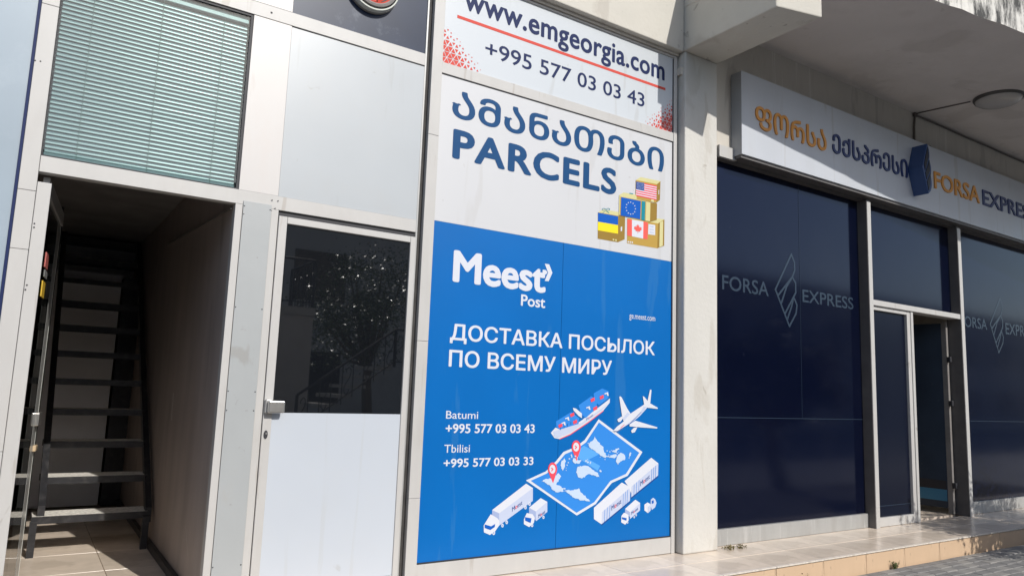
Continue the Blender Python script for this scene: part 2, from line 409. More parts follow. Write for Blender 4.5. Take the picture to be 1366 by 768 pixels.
# ================================================================== SETTING
g = MB().add([(-300, -300, ZG - .006), (300, -300, ZG - .006), (300, 300, ZG - .006), (-300, 300, ZG - .006)], [(0, 1, 2, 3)], M['street'])
g.build('ground', kind='structure')

# pavement of small pavers in front of the platform (rows parallel to the facade)
pv = MB().add([(-8, -3.4, ZG - .003), (16, -3.4, ZG - .003), (16, -.70, ZG - .003), (-8, -.70, ZG - .003)], [(0, 1, 2, 3)], M['sand']).build('pavement', kind='structure')
def paver_mesh(m):
    a, b, h, c = .0965, .0465, .012, .006
    mb = MB()
    vs = [(-a, -b, -.02), (a, -b, -.02), (a, b, -.02), (-a, b, -.02), (-a, -b, h - c), (a, -b, h - c), (a, b, h - c), (-a, b, h - c),
          (-a + c, -b + c, h), (a - c, -b + c, h), (a - c, b - c, h), (-a + c, b - c, h)]
    mb.add(vs, [(0, 1, 5, 4), (1, 2, 6, 5), (2, 3, 7, 6), (3, 0, 4, 7), (4, 5, 9, 8), (5, 6, 10, 9), (6, 7, 11, 10), (7, 4, 8, 11), (8, 9, 10, 11)], m)
    return mb
pr = [paver_mesh(M['paver']).build('paver', pv), paver_mesh(M['paver_b']).build('paver', pv)]
first = [True, True]
rest = MB()
for r in range(27):
    y = -.76 - r * .1
    n = 0
    x = 3.9 + (.1 if r % 2 else 0)
    while x < 11.5:
        k = 1 if random.random() < .35 else 0
        dz = random.uniform(-.002, .002)
        near = (y > -1.5) and (5.9 < x < 9.6) and y > at(1366, 768, z=ZG).y - 1 and (x * .404 - 4.55) < y
        if near:
            if first[k]: o = pr[k]; first[k] = False; o.location = (x, y, ZG + dz)
            else: o = dup(pr[k], (x, y, ZG + dz), pv)
            o.rotation_euler = (random.uniform(-.01, .01), random.uniform(-.006, .006), random.uniform(-.008, .008))
        else:
            q = paver_mesh(M['paver_b'] if k else M['paver'])
            rest.add([(v[0] + x, v[1] + y, v[2] + ZG + dz) for v in q.v], q.f, q.mats[0])
        x += .2
rest.build('pavers_beyond', pv, kind='stuff', fix=False)

# tiled platform
pf = BX('platform', None, -5, 16, -.676, -.0, ZG - .02, ZP - .012, M['grout'], kind='structure')
PX = [4.44 + .614 * i - .614 * 8 for i in range(27)]
ptile = BX('floor_tile', pf, -.305, .305, -.168, .168, -.012, 0, M['tile'], bevel=.0015)
rtile = BX('riser_tile', pf, -.305, .305, -.008, .006, -.082, .080, M['riser'], bevel=.0015)
ns = BX('nosing', pf, -.305, .305, -.008, .020, -.011, .0012, M['nosing'], bevel=.002)
f1 = True
for i, x in enumerate(PX):
    for yy in (-.50, -.158):
        if f1: ptile.location = (x + .307, yy, ZP)
        else: dup(ptile, (x + .307, yy, ZP + random.uniform(-.0005, .0005)), pf)
        if f1: f1 = False
    dz = random.uniform(-.001, .001)
    if i == 0: rtile.location = (x + .307, -.683, ZP - .098); ns.location = (x + .307, -.69, ZP)
    else:
        dup(rtile, (x + .307, -.683 + dz, ZP - .098), pf); dup(ns, (x + .307, -.69 + dz, ZP), pf)
# the last deep strip of tiles reaches the shopfronts
ts = BX('threshold_strip', pf, -5, 16, .012, .03, ZG, ZP - .0005, M['tile'])

# floor of the stairwell (tiles 0.6)
sf = BX('stairwell_floor', None, -.6, 1.2, .031, 5.2, ZG, ZP - .012, M['grout'], kind='structure')
st = BX('floor_tile', sf, -.298, .298, -.298, .298, -.012, 0, M['tile'], bevel=.001)
f1 = True
for i in range(3):
    for j in range(6):
        L = (-.3 + .6 * i, .33 + .6 * j, ZP)
        if f1: st.location = L; f1 = False
        else: dup(st, L, sf)

# ------------------------------------------------------------------ building
bd = thing('building', 'cream painted concrete building with a projecting beam and canopy slab over the shopfronts', 'building', (5, .5, ZG))
# stairwell
BX('wall', bd, .962, 1.05, .06, 5.0, ZG, 3.0, M['brown_wall'], label='dark brown side wall of the stairwell')
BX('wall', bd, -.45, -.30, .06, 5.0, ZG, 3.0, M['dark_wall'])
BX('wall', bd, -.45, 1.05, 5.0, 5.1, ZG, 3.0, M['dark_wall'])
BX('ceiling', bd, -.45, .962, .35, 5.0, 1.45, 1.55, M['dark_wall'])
BX('skirting', bd, .93, .962, .14, 4.9, ZP, ZP + .05, M['black_steel'])
c = at(90, 310, y=4.9); c2 = at(189, 321, y=4.9)
BX('grey_board', bd, c.x - .06, .96, 4.90, 4.95, ZP + .6, 1.40, M['grey_board'])
BX('grey_board', bd, .02, .77, 4.06, 4.11, ZP + .0, 1.02, M['grey_board'])
mb = MB()
mb.tube([(.953, .08, 1.02), (.953, 2.5, 1.15)], .006, M['steel'], 6)
mb.build('handline', bd)
for (a, b, ww) in (((232, 524), (229, 560), 5), ((251, 740), (248, 700), 1.2), ((169, 254), (169, 268), .8), ((241, 280), (240, 290), .8), ((212, 312), (211, 322), .8)):
    p = at(*a, x=.961); q = at(*b, x=.961)
    w2 = ww * .004
    prof = []
    for t in range(7):
        tt = t / 6; prof.append((p.y + (q.y - p.y) * tt + random.uniform(-.5, .5) * w2, p.z + (q.z - p.z) * tt))
    L = [(.959, y - w2 * (.6 + random.random() * .5), z) for y, z in prof]; R_ = [(.959, y + w2 * (.6 + random.random() * .5), z) for y, z in prof[::-1]]
    n = len(L) * 2
    sc = MB(); sc.add(L + R_, [(i, i + 1, n - 2 - i, n - 1 - i) for i in range(6)], M['scar'])
    sc.build('plaster_scar', bd)
# solid core behind the left shopfront and the banners
BX('wall', bd, -6, -.45, .12, 6, ZG, 3.05, M['gap'])
BX('wall', bd, 1.05, 5.2, .08, 6, ZG, 3.05, M['gap'])
BX('wall', bd, -.45, 1.05, .35, 1.2, 1.55, 3.05, M['inside'])
# fascia beam over the banners
fb = MB().box(-6, 4.66, -.075, .30, 3.058, 8.0, M['concrete']).build('fascia', bd, bevel=.008)
BX('fascia_lip', bd, -6, 4.655, -.02, .25, 3.035, 3.058, M['upper_wall'])
# column
BX('column', bd, 4.672, 5.092, -.08, .30, ZP + .0, 3.067, M['column'], bevel=.012)
# cantilever beam
e1, e2 = at(1036, 9, z=3.067), at(1093, 22, z=3.067)
mb = MB(); zt = 3.56
mb.hexa([(4.664, -1.05, 3.067), (5.10, -1.16, 3.067), (5.10, .3, 3.067), (4.664, .3, 3.067),
         (4.664, -1.05, 3.50), (5.10, -1.16, 3.50), (5.10, .3, 3.50), (4.664, .3, 3.50)], M['concrete'])
mb.build('cantilever_beam', bd, bevel=.01)
# canopy slab: front edge runs askew to the facade
def edge(x): return -1.496 - .155 * (x - 6.15)
NS = 60
mb = MB()
xs = [4.66 + (16 - 4.66) * i / NS for i in range(NS + 1)]
fr = [(x, edge(x) + random.uniform(-.006, .006)) for x in xs]
vb = [(x, y, 3.442 + random.uniform(-.006, .004)) for x, y in fr]; vt = [(x, y, 3.498 + .42) for x, y in fr]
bb = [(x, .3, 3.498) for x, y in fr]; tb = [(x, .3, 3.918) for x, y in fr]
n = NS + 1
mb.add(vb + bb, [(i, i + 1, n + i + 1, n + i) for i in range(NS)], M['soffit'])
mb.add(vb + vt, [(i, i + 1, n + i + 1, n + i) for i in range(NS)], M['mould'])
mb.add(vt + tb, [(i, i + 1, n + i + 1, n + i) for i in range(NS)], M['concrete'])
mb.add([vb[0], bb[0], tb[0], vt[0]], [(0, 1, 2, 3)], M['concrete'])
mb.add([vb[-1], bb[-1], tb[-1], vt[-1]], [(0, 1, 2, 3)], M['concrete'])
mb.build('canopy_slab', bd)
def sof(x, y): return 3.498 - .056 * (.3 - y) / (.3 - edge(x))
# wall over the sign, upper storeys, outer walls
BX('wall', bd, 5.10, 16, .004, .30, 2.30, 3.496, M['upper_wall'], label='stained plaster wall above the shop sign')
BX('wall', bd, -6, 16, .301, 8, 3.06, 8, M['concrete'])
BX('wall', bd, 15.6, 16, .31, 6, ZG, 3.05, M['concrete'])
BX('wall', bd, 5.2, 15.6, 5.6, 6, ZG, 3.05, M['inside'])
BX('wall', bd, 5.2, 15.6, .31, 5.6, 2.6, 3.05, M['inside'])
mb = MB()   # small fixings on the column and wall
for (u, v, dy) in ((908, 96, -.06), ):
    p = at(u, v, y=-.02); mb.box(p.x - .03, p.x + .02, -.05, .0, p.z - .04, p.z + .03, M['upper_wall'])
mb.build('bracket', bd)

# ================================================================== LEFT SHOPFRONT
sh = thing('stair_entrance_frame', 'off-white aluminium shopfront framing with grey infill panels around the stair doorway', 'shopfront', (1.1, 0, ZP))
F = M['frame']
def fr_(name, x0, x1, z0, z1, y0=0., y1=.07, m=None, **k):
    return BX(name, sh, x0, x1, y0, y1, z0, z1, m or F, bevel=.002, **k)
ZH0, ZH1, ZT0, ZT1 = 1.040, 1.126, 2.243, 2.330
# left post in four lengths, joints open
for a, b in ((ZP, -.40), (-.398, .62), (.622, .93), (.932, 1.95), (1.952, 3.03)):
    fr_('post', -.116, -.036, a, b)
fr_('transom', -.034, 2.150, ZH0, ZH1, .004)
fr_('transom', -.034, 2.150, ZT0, ZT1, .004)
BX('blue_trim', sh, -.131, -.1175, .004, .03, ZP, 3.03, M['ink_navy'])
BX('panel', sh, -3.2, -.132, .012, .03, ZP, 3.03, M['panel_blue'], label='blue-grey panel left of the doorway post')
fr_('cladding_strip', .972, 1.208, ZH1 + .001, ZT0 - .001, .008, .03, M['cladding'], label='wide cream cladding strip right of the blind window')
BX('panel', sh, 1.210, 2.153, .014, .03, ZH1 + .003, ZT0 - .004, M['panel'], label='plain grey panel above the closed door')
BX('gasket', sh, 1.209, 2.153, .016, .033, ZT0 - .006, ZT0 - .001, M['gasket'])
fr_('cladding_strip', -.034, 1.204, ZT1 + .003, 3.03, .008, .03, M['cladding'])
BX('fan_panel', sh, 1.206, 2.153, .020, .035, ZT1, 3.03, M['navy_panel'], label='dark navy panel holding the round fan')
fr_('jamb', .960, 1.002, ZP, ZH0 - .001, .002)
fr_('jamb', 1.172, 1.216, ZP, ZH0 - .001, .002)
# grey cover sheet with screws, slightly proud
cp = BX('cover_sheet', sh, 1.004, 1.171, -.004, .004, ZP, 1.062, M['cover'], bevel=.001, label='tall dented grey cover sheet between the two doors')
for z in (1.03, .98, .42, -.07, -.18, -.62, -1.05):
    for x in (1.010, 1.163):
        if random.random() < .8:
            MB().lathe([(.004, 0), (.0035, .002), (0, .0022)], M['gasket'], 8, Matrix.Translation((x, -.004, z)) @ Matrix.Rotation(rad(90), 4, 'X')).build('screw', cp)
for (u, v) in ((46, 298), (45.5, 303), (36, 380), (34, 386), (47, 81), (54, 82), (363, 267), (371, 268), (362, 281), (367, 278)):
    p = at(u, v, y=0)
    MB().lathe([(.004, 0), (.0035, .002), (0, .0022)], M['gasket'], 8, Matrix.Translation((p.x, -.0005, p.z)) @ Matrix.Rotation(rad(90), 4, 'X')).build('screw', sh)
p = at(362.5, 17, y=0); MB().lathe([(.007, 0), (0, .001)], M['gasket'], 8, Matrix.Translation((p.x, .003, p.z)) @ Matrix.Rotation(rad(90), 4, 'X')).build('hole', sh)
# recess between the closed door frame and the banner post
BX('recess', sh, 2.153, 2.200, .03, .07, ZP, 3.03, M['gap'])
fr_('post', 2.153, 2.167, ZP, 3.03, .012, .03, M['frame_grey'])

# ---- window with venetian blind
wn = thing('stair_window', 'greenish glazed window with dark gaskets over the stair doorway', 'window', (.47, .02, ZH1))
x0, x1, z0, z1 = -.034, .970, ZH1 + .001, ZT0 - .001
for a in ((x0, x0 + .006, z0, z1), (x1 - .014, x1, z0, z1), (x0 + .006, x1 - .014, z0, z0 + .008), (x0 + .006, x1 - .014, z1 - .014, z1)):
    BX('gasket', wn, a[0], a[1], .012, .034, a[2], a[3], M['gasket'])
BX('pane', wn, x0 + .006, x1 - .014, .020, .025, z0 + .008, z1 - .014, M['window_glass'])
BX('back_frame', wn, x0, x1, .16, .17, z0, z1, M['dark_wall'])
bl = thing('venetian_blind', 'lowered venetian blind with narrow pale green slats behind the upper left window', 'blind', (.47, .06, z0))
BX('head_rail', bl, x0 + .01, x1 - .02, .04, .075, z1 - .055, z1 - .018, M['slat'])
BX('bottom_rail', bl, x0 + .01, x1 - .02, .045, .07, z0 + .010, z0 + .030, M['slat'])
def slat():
    mb = MB(); n = 6; pts = []
    for i in range(n + 1):
        t = i / n - .5
        pts.append((t * .027, .0055 * (1 - 4 * t * t)))
    a = rad(56); P = [(p[0] * math.cos(a) - p[1] * math.sin(a), p[0] * math.sin(a) + p[1] * math.cos(a)) for p in pts]
    hw = (x1 - .02 - x0 - .01) / 2 - .002
    vs = [(-hw, y, z) for y, z in P] + [(hw, y, z) for y, z in P]
    mb.add(vs, [(i, i + 1, n + 2 + i, n + 1 + i) for i in range(n)], M['slat'])
    return mb
sl = slat().build('slat', bl, smooth=True)
ip = bl.matrix_basis.inverted()
zz = z0 + .045; k = 0
while zz < z1 - .065:
    L = ((x0 + x1) / 2 - .005 + random.uniform(-.001, .001), .058, zz)
    o = sl if k == 0 else dup(sl, L, bl)
    o.location = L; o.rotation_euler = (random.uniform(-.05, .05), random.uniform(-.0012, .0012), 0)
    zz += .0247; k += 1
for u in (126, 219, 301):
    p = at(u, 8 if u < 300 else 20, y=.04)
    MB().tube([(p.x, .0425, z0 + .02), (p.x, .0425, z1 - .05)], .0016, M['cord'], 5).build('cord', bl)

# ---- open glass door at the left jamb
dr = thing('open_glass_door', 'clear glass door swung inward against the stairwell at the left jamb', 'glass door', (.0, .03, ZP))
hx, hy = .002, .05; fx, fy = .112, 1.09
def dpt(t, off=0.):      # along the leaf
    d = Vector((fx - hx, fy - hy, 0)).normalized(); nn = Vector((d.y, -d.x, 0))
    q = Vector((hx, hy, 0)) + Vector((fx - hx, fy - hy, 0)) * t + nn * off
    return q.x, q.y
def leafbox(name, t0, t1, z0, z1, th, m, **k):
    a, b = dpt(t0, -th / 2), dpt(t1, -th / 2); c_, d_ = dpt(t1, th / 2), dpt(t0, th / 2)
    return MB().hexa([(*a, z0), (*b, z0), (*c_, z0), (*d_, z0), (*a, z1), (*b, z1), (*c_, z1), (*d_, z1)], m).build(name, dr, **k)
fr2 = BX('hinge_stile', dr, -.034, .030, .002, .055, ZP + .005, .985, F, bevel=.003)
leafbox('top_rail', .03, .995, .95, 1.03, .03, M['frame_grey'])
leafbox('pane', .035, .80, ZP + .03, .95, .008, M['door_glass'])
leafbox('edge_strip', .802, .985, ZP + .01, .95, .010, M['frosted'])
leafbox('glass_edge', .985, .995, ZP + .01, .95, .012, M['fan_white'])
leafbox('bottom_rail', .03, .935, ZP + .008, ZP + .03, .02, M['frame_grey'])
leafbox('handle', .86, 1.05, -.33, -.25, .05, M['steel'], bevel=.006)
leafbox('lock_plate', .93, 1.03, -.49, -.455, .04, M['beige'], bevel=.003)
for (u, v, h, m, t) in ((61, 348, .085, 'pink', .5), (59.5, 366, .04, 'frosted', .5), (56, 386, .09, 'yellow', .5)):
    # where this line of sight meets the leaf
    d = RC.to_3x3() @ Vector(((u - 683) / FPX, -(v - 384) / FPX, -1))
    A = Vector((hx, hy)); Bv = Vector((fx - hx, fy - hy)); C0 = Vector((0, CAM_Y)); D = Vector((d.x, d.y))
    den = D.x * (-Bv.y) + D.y * Bv.x
    s_ = ((A.x - C0.x) * (-Bv.y) + (A.y - C0.y) * Bv.x) / den
    q = C0 + D * s_; tt = (q - A).dot(Bv) / Bv.length_squared; zc = d.z * s_
    leafbox('sticker', tt - .07, tt + .07, zc - h / 2, zc + h / 2, .014, M[m])

# ---- steel stair
stc = thing('steel_staircase', 'steep black steel staircase with open dusty treads rising inside the doorway', 'staircase', (.55, 1.83, ZP))
N = 12
dy, dz = .25, .2425
for i in range(N):
    ya = 1.83 + dy * i; zt = -1.018 + dz * i
    xl = .165 if i == 0 else (.20 if i < 3 else .245)
    t = BX('tread', stc, xl + .006, .914, ya + .004, ya + .262, zt - .010, zt, M['tread'])
    MB().box(xl, .920, ya, ya + .004, zt - .05, zt + .001, M['black_steel']).box(xl, .920, ya + .262, ya + .266, zt - .05, zt + .001, M['black_steel']).build('tread_frame', t)
def sbar(x0, x1, pts, hh, m):
    mb = MB(); (ya, za), (yb, zb) = pts
    mb.hexa([(x0, ya, za - hh), (x1, ya, za - hh), (x1, yb, zb - hh), (x0, yb, zb - hh), (x0, ya, za + hh), (x1, ya, za + hh), (x1, yb, zb + hh), (x0, yb, zb + hh)], m)
    return mb
sbar(.20, .245, ((1.86, -1.0), (1.86 + dy * 11, -1.0 + dz * 11)), .055, M['black_steel']).build('stringer', stc)
sbar(.90, .945, ((1.86, -1.05), (1.86 + dy * 11, -1.05 + dz * 11)), .055, M['black_steel']).build('stringer', stc)
BX('leg', stc, .160, .205, 1.80, 1.845, ZP, -1.05, M['black_steel'])
BX('leg', stc, .880, .925, 1.80, 1.845, ZP, -1.05, M['black_steel'])
BX('leg', stc, .79, .96, 4.02, 4.30, ZP, 1.0, M['black_steel'])
BX('side_post', stc, .10, .165, 3.0, 3.06, ZP, 1.45, M['black_steel'])

# ---- closed door
cdn = thing('closed_door', 'closed aluminium door with black tinted glass above a white lower panel', 'door', (1.69, .0, ZP))
Z0d = ZP + .012
BX('top_gap', cdn, 1.218, 2.152, .02, .05, 1.006, 1.038, M['gasket'])
BX('stile', cdn, 1.220, 1.272, -.006, .035, Z0d, 1.004, F, bevel=.003)
BX('stile', cdn, 2.112, 2.150, -.006, .035, Z0d, 1.004, F, bevel=.003)
BX('rail', cdn, 1.273, 2.111, -.006, .035, .962, 1.004, F, bevel=.003)
BX('rail', cdn, 1.273, 2.111, -.006, .035, Z0d, -1.205, F, bevel=.003)
BX('pane', cdn, 1.273, 2.111, .010, .018, -.188, .961, M['dark_glass'])
BX('lower_panel', cdn, 1.273, 2.111, .002, .02, -1.204, -.190, M['white_panel'])
hd = MB()
hd.box(1.222, 1.262, -.03, -.006, -.195, -.110, M['frame_grey'])
hd.box(1.232, 1.330, -.062, -.030, -.190, -.118, M['steel'])
h_ = hd.build('handle', cdn, bevel=.008)
kh = MB()
kh.lathe([(.012, 0), (.012, .003), (0, .003)], M['gasket'], 14, Matrix.Translation((1.243, -.0065, -.318)) @ Matrix.Rotation(rad(90), 4, 'X') @ Matrix.Diagonal((1, 2.1, 1, 1)))
kh.lathe([(.007, .003), (.006, .006), (0, .006)], M['steel'], 12, Matrix.Translation((1.245, -.0065, -.312)) @ Matrix.Rotation(rad(90), 4, 'X'))
kh.build('keyhole', cdn)

# ---- round fan
fn = thing('exhaust_fan', 'round exhaust fan with red blades in a grey ring above the closed door', 'fan', (1.735, 0, 2.66))
FM = Matrix.Translation((1.728, .018, 2.690)) @ Matrix.Scale(.92, 4) @ Matrix.Rotation(rad(90), 4, 'X')
MB().lathe([(.205, 0), (.205, .012), (.19, .02), (.175, .075), (.160, .08), (.150, .075), (.150, .0)], M['fan_ring'], 48, FM).build('housing', fn, smooth=False)
MB().lathe([(.199, .018), (.196, .06), (.186, .062)], M['fan_white'], 48, FM).build('outer_ring', fn)
MB().lathe([(.149, .062), (.138, .066), (.136, .05)], M['red_fan'], 40, FM).build('inner_ring', fn)
for k in range(7):
    a = 2 * math.pi * k / 7; vs = []
    for r, da, h in ((.03, -.3, .05), (.13, -.32, .02), (.13, .38, .055), (.03, .35, .055)):
        vs.append(FM @ Vector((r * math.cos(a + da), r * math.sin(a + da), h)))
    MB().add(vs, [(0, 1, 2, 3)], M['red_fan']).build('blade', fn)
MB().lathe([(.0, .07), (.03, .068), (.035, .04)], M['fan_white'], 20, FM).build('hub', fn)
MB().lathe([(.148, .004), (0, .004)], M['gasket'], 30, FM).build('back_plate', fn)

# ================================================================== BANNER WINDOW FRAME
bf = thing('banner_window_frame', 'tall off-white aluminium frame holding the three advertising banners', 'window frame', (3.45, 0, ZP))
def bfr(name, x0, x1, z0, z1, y0=0., m=None, **k):
    return BX(name, bf, x0, x1, y0, .07, z0, z1, m or F, bevel=.002, **k)
for a, b in ((ZP, -.735), (-.733, .30), (.302, 1.75), (1.752, 3.03)):
    bfr('post', 2.200, 2.283, a, b, -.008)
bfr('post', 4.612, 4.652, ZP, 3.03, -.004)
bfr('transom', 2.285, 4.610, 2.228, 2.309, .0)
bfr('bottom_rail', 2.285, 4.610, ZP + .004, -1.160, .0)
bfr('top_rail', 2.285, 4.610, 3.012, 3.030, .0)
BX('gasket', bf, 2.285, 4.610, .004, .02, -1.1595, -1.150, M['gasket'])
BX('gasket', bf, 2.285, 4.610, .004, .02, 2.2235, 2.2275, M['gasket'])
BX('gasket', bf, 4.6065, 4.6115, .003, .02, -1.15, 3.0, M['gasket'])
BX('side_strip', bf, 4.653, 4.671, .02, .05, ZP, 3.03, M['gap'])

# ---- website banner
b1 = thing('website_banner', 'white top banner with a web address, a phone number and red triangle halftones', 'banner', (3.45, 0, 2.31))
BX('film', b1, 2.285, 4.606, Y0, Y0 + .006, 2.3095, 3.011, M['film_white'])
lettering('lettering', 'www.emgeorgia.com', (618.5, 12), (886.5, 107), (884, 90), Y0, M['ink_navy'], b1, ref='x', weight=.024, ref_y=Y0 - .0012, space=1.04)
lettering('phone_number', '+995 577 03 03 43', (647, 74.5), (859.5, 143), (848, 121.5), Y0, M['ink_navy'], b1, ref='4', weight=.010, ref_y=Y0 - .0012)
p, q = at(610, 22.2, y=Y0), at(887.5, 121.3, y=Y0)
MB().flat_xz([(p.x, p.z - .012), (q.x, p.z - .012), (q.x, p.z + .012), (p.x, p.z + .012)], Y0 - .0012, M['ink_red']).build('red_line', b1)
def halftone(cx, cz, sx, name):
    mb = MB(); s = .052; h = s * .866
    for r in range(0, 8):
        for c in range(-1, 10):
            for up in (0, 1):
                bx = (c + (r % 2) * .5 + (.5 if not up else 0)) * s; bz = r * h + (h / 3 if up else h * 2 / 3)
                if bx < .02: continue
                dd = bx / .34 + (bz / .30) ** 1.3
                k = 1 - max(0, dd - .35) * 1.15 + random.uniform(-.06, .06)
                if k < .15: continue
                k = min(k, .84) * s * .577
                a0 = 90 if up else -90
                P = [(cx + sx * bx + k * math.cos(rad(a0 + j * 120)), cz + bz + k * math.sin(rad(a0 + j * 120))) for j in range(3)]
                P = [(min(max(px, 2.286), 4.605), max(pz, 2.311)) for px, pz in P]
                mb.add([(a, Y0 - .0012, b) for a, b in P], [(0, 1, 2)], M['ink_red'])
    return mb.build(name, b1, fix=False, kind='stuff')
halftone(2.27, 2.31, 1, 'halftone_print'); halftone(4.62, 2.31, -1, 'halftone_print')

# ---- parcels banner
b2 = thing('parcels_banner', 'off-white middle banner reading PARCELS with four printed flag boxes', 'banner', (3.45, 0, 1.15))
BX('film', b2, 2.285, 4.606, Y0, Y0 + .006, 1.148, 2.223, M['film_parcels'])
lettering('georgian_lettering', '\u1c90\u1c9b\u1c90\u1c9c\u1c90\u1c97\u1c94\u1c91\u1c98', (602, 154), (885.5, 230), (614, 122), Y0, M['ink_blue'], b2, ref='\u1c90', weight=.022, ref_y=Y0 - .0012)
lettering('parcels_lettering', 'PARCELS', (603, 210.5), (822, 258.5), (605.5, 172.2), Y0, M['ink_blue'], b2, ref='P', weight=.036, ref_y=Y0 - .0012, space=1.12)
cr = crop(780, 220, 6.4)
it = [(1, 'pr_tan', [(362, 455), (625, 500), (618, 712), (360, 668)]), (1, 'pr_tan2', [(625, 500), (680, 465), (678, 690), (618, 712)]),
      (1, 'pr_tan3', [(362, 455), (480, 440), (680, 465), (625, 500)]), (2, 'pr_tan3', [(640, 492), (668, 476), (665, 690), (635, 702)]),
      (2, 'pr_coral', [(362, 460), (402, 467), (402, 610), (362, 602)]), (2, 'pr_white', [(402, 467), (500, 484), (497, 629), (402, 610)]),
      (2, 'pr_coral', [(500, 484), (538, 491), (535, 635), (497, 629)]), (2, 'pr_white', [(543, 505), (600, 513), (600, 600), (539, 592)])]
for k in range(3):
    it.append((3, 'pr_grey2', [(552, 522 + k * 25), (585, 526 + k * 25), (585, 530 + k * 25), (552, 526 + k * 25)]))
    it.append((2, 'pr_white', [(365 + k * 17, 650 + k * 2), (376 + k * 17, 652 + k * 2), (376 + k * 17, 664 + k * 2), (365 + k * 17, 662 + k * 2)]))
leafp = [(0, 1), (.18, .62), (.38, .72), (.3, .28), (.6, .5), (.68, .3), (.95, .35), (.85, .08), (1, -.05), (.5, -.42), (.56, -.6), (.06, -.5), (.06, -.95)]
leafp = leafp + [(-x, y) for x, y in leafp[::-1]][:-1]
it.append((3, 'pr_coral', [(452 + x * 35, 545 - y * 40 + x * 5) for x, y in leafp]))
art('printed_box', it, b2, cr).__setitem__('label', 'printed cardboard box with a red and white maple leaf flag')
it = [(1, 'pr_tan2', [(112, 405), (283, 435), (283, 660), (110, 630)]), (1, 'pr_tan2', [(283, 435), (345, 425), (340, 635), (283, 660)]), (1, 'pr_tan3', [(112, 405), (160, 380), (330, 410), (283, 435)]),
      (2, 'pr_flag', [(112, 408), (283, 440), (283, 514), (112, 485)]), (2, 'pr_yellow', [(112, 485), (283, 514), (283, 588), (110, 558)]),
      (2, 'pr_white', [(306, 530), (318, 526), (318, 562), (306, 568)]), (2, 'pr_tan3', [(238, 630), (250, 632), (250, 646), (238, 644)]), (2, 'pr_tan3', [(258, 634), (272, 636), (272, 650), (258, 648)])]
for sx in (-1, 1):
    c0 = (180, 392)
    lp = [(c0[0] + sx * (18 + 17 * math.cos(t)), c0[1] - 12 + 11 * math.sin(t)) for t in np.linspace(0, 2 * math.pi, 12)[:-1]]
    li = [(c0[0] + sx * (18 + 13 * math.cos(t)), c0[1] - 12 + 7 * math.sin(t)) for t in np.linspace(0, 2 * math.pi, 12)[:-1]]
    for k in range(11):
        it.append((2, 'pr_teal', [lp[k], lp[(k + 1) % 11], li[(k + 1) % 11], li[k]]))
    it.append((2, 'pr_teal', [(180, 390), (180 + sx * 28, 408), (180 + sx * 26, 413), (178, 394)]))
art('printed_box', it, b2, cr).__setitem__('label', 'printed cardboard box with a blue and yellow flag')
it = [(4, 'pr_tan3', [(292, 258), (330, 236), (440, 258), (440, 292), (560, 318), (556, 322), (300, 272)]), (4, 'pr_tan3', [(292, 258), (300, 272), (296, 432), (289, 425)]), (4, 'pr_tan', [(300, 272), (560, 320), (555, 486), (296, 432)]),
      (4, 'pr_tan2', [(560, 320), (615, 330), (612, 470), (555, 486)]), (5, 'pr_flag', [(308, 276), (475, 310), (470, 465), (303, 432)]), (5, 'pr_teal', [(484, 309), (514, 315), (509, 476), (479, 469)]),
      (5, 'pr_tan3', [(520, 316), (557, 323), (553, 483), (515, 477)]), (5, 'pr_teal', [(378, 240), (410, 245), (408, 252), (376, 247)])]
for k in range(12):
    a = k * math.pi / 6; cx, cy = 388 + 40 * math.cos(a), 371 + 51 * math.sin(a) + 6 * math.cos(a)
    it.append((6, 'pr_white', [(cx + (6.5 if j % 2 == 0 else 3) * math.sin(j * math.pi / 5), cy - (7.5 if j % 2 == 0 else 3) * math.cos(j * math.pi / 5)) for j in range(10)]))
art('printed_box', it, b2, cr).__setitem__('label', 'printed cardboard box with a blue flag and a ring of stars')
it = [(4, 'pr_tan', [(435, 130), (615, 165), (610, 325), (430, 288)]), (4, 'pr_tan3', [(435, 130), (475, 105), (645, 140), (615, 165)]), (4, 'pr_tan2', [(615, 165), (645, 140), (640, 300), (608, 325)]),
      (5, 'pr_tan3', [(565, 292), (588, 297), (588, 320), (565, 315)]), (5, 'pr_white', [(437, 143), (612, 179), (610, 302), (433, 264)]), (5, 'pr_white', [(628, 215), (633, 213), (632, 252), (627, 254)])]
for k in range(0, 13, 2):
    a, b = k / 13, (k + 1) / 13
    L = lambda t: (437 - 4 * t, 143 + 121 * t); R_ = lambda t: (612 - 2 * t, 179 + 123 * t)
    it.append((6, 'pr_red', [L(a), R_(a), R_(b), L(b)]))
it.append((7, 'pr_usblue', [(437, 143), (505, 156), (504, 222), (435, 207)]))
for r in range(5):
    for c_ in range(6):
        x = 444 + c_ * 11; y = 152 + r * 12 + c_ * 2
        it.append((8, 'pr_white', [(x, y - 2.5), (x + 2.5, y), (x, y + 2.5), (x - 2.5, y)]))
art('printed_box', it, b2, cr, step=.0008).__setitem__('label', 'printed cardboard box with a striped flag on top of the pile')

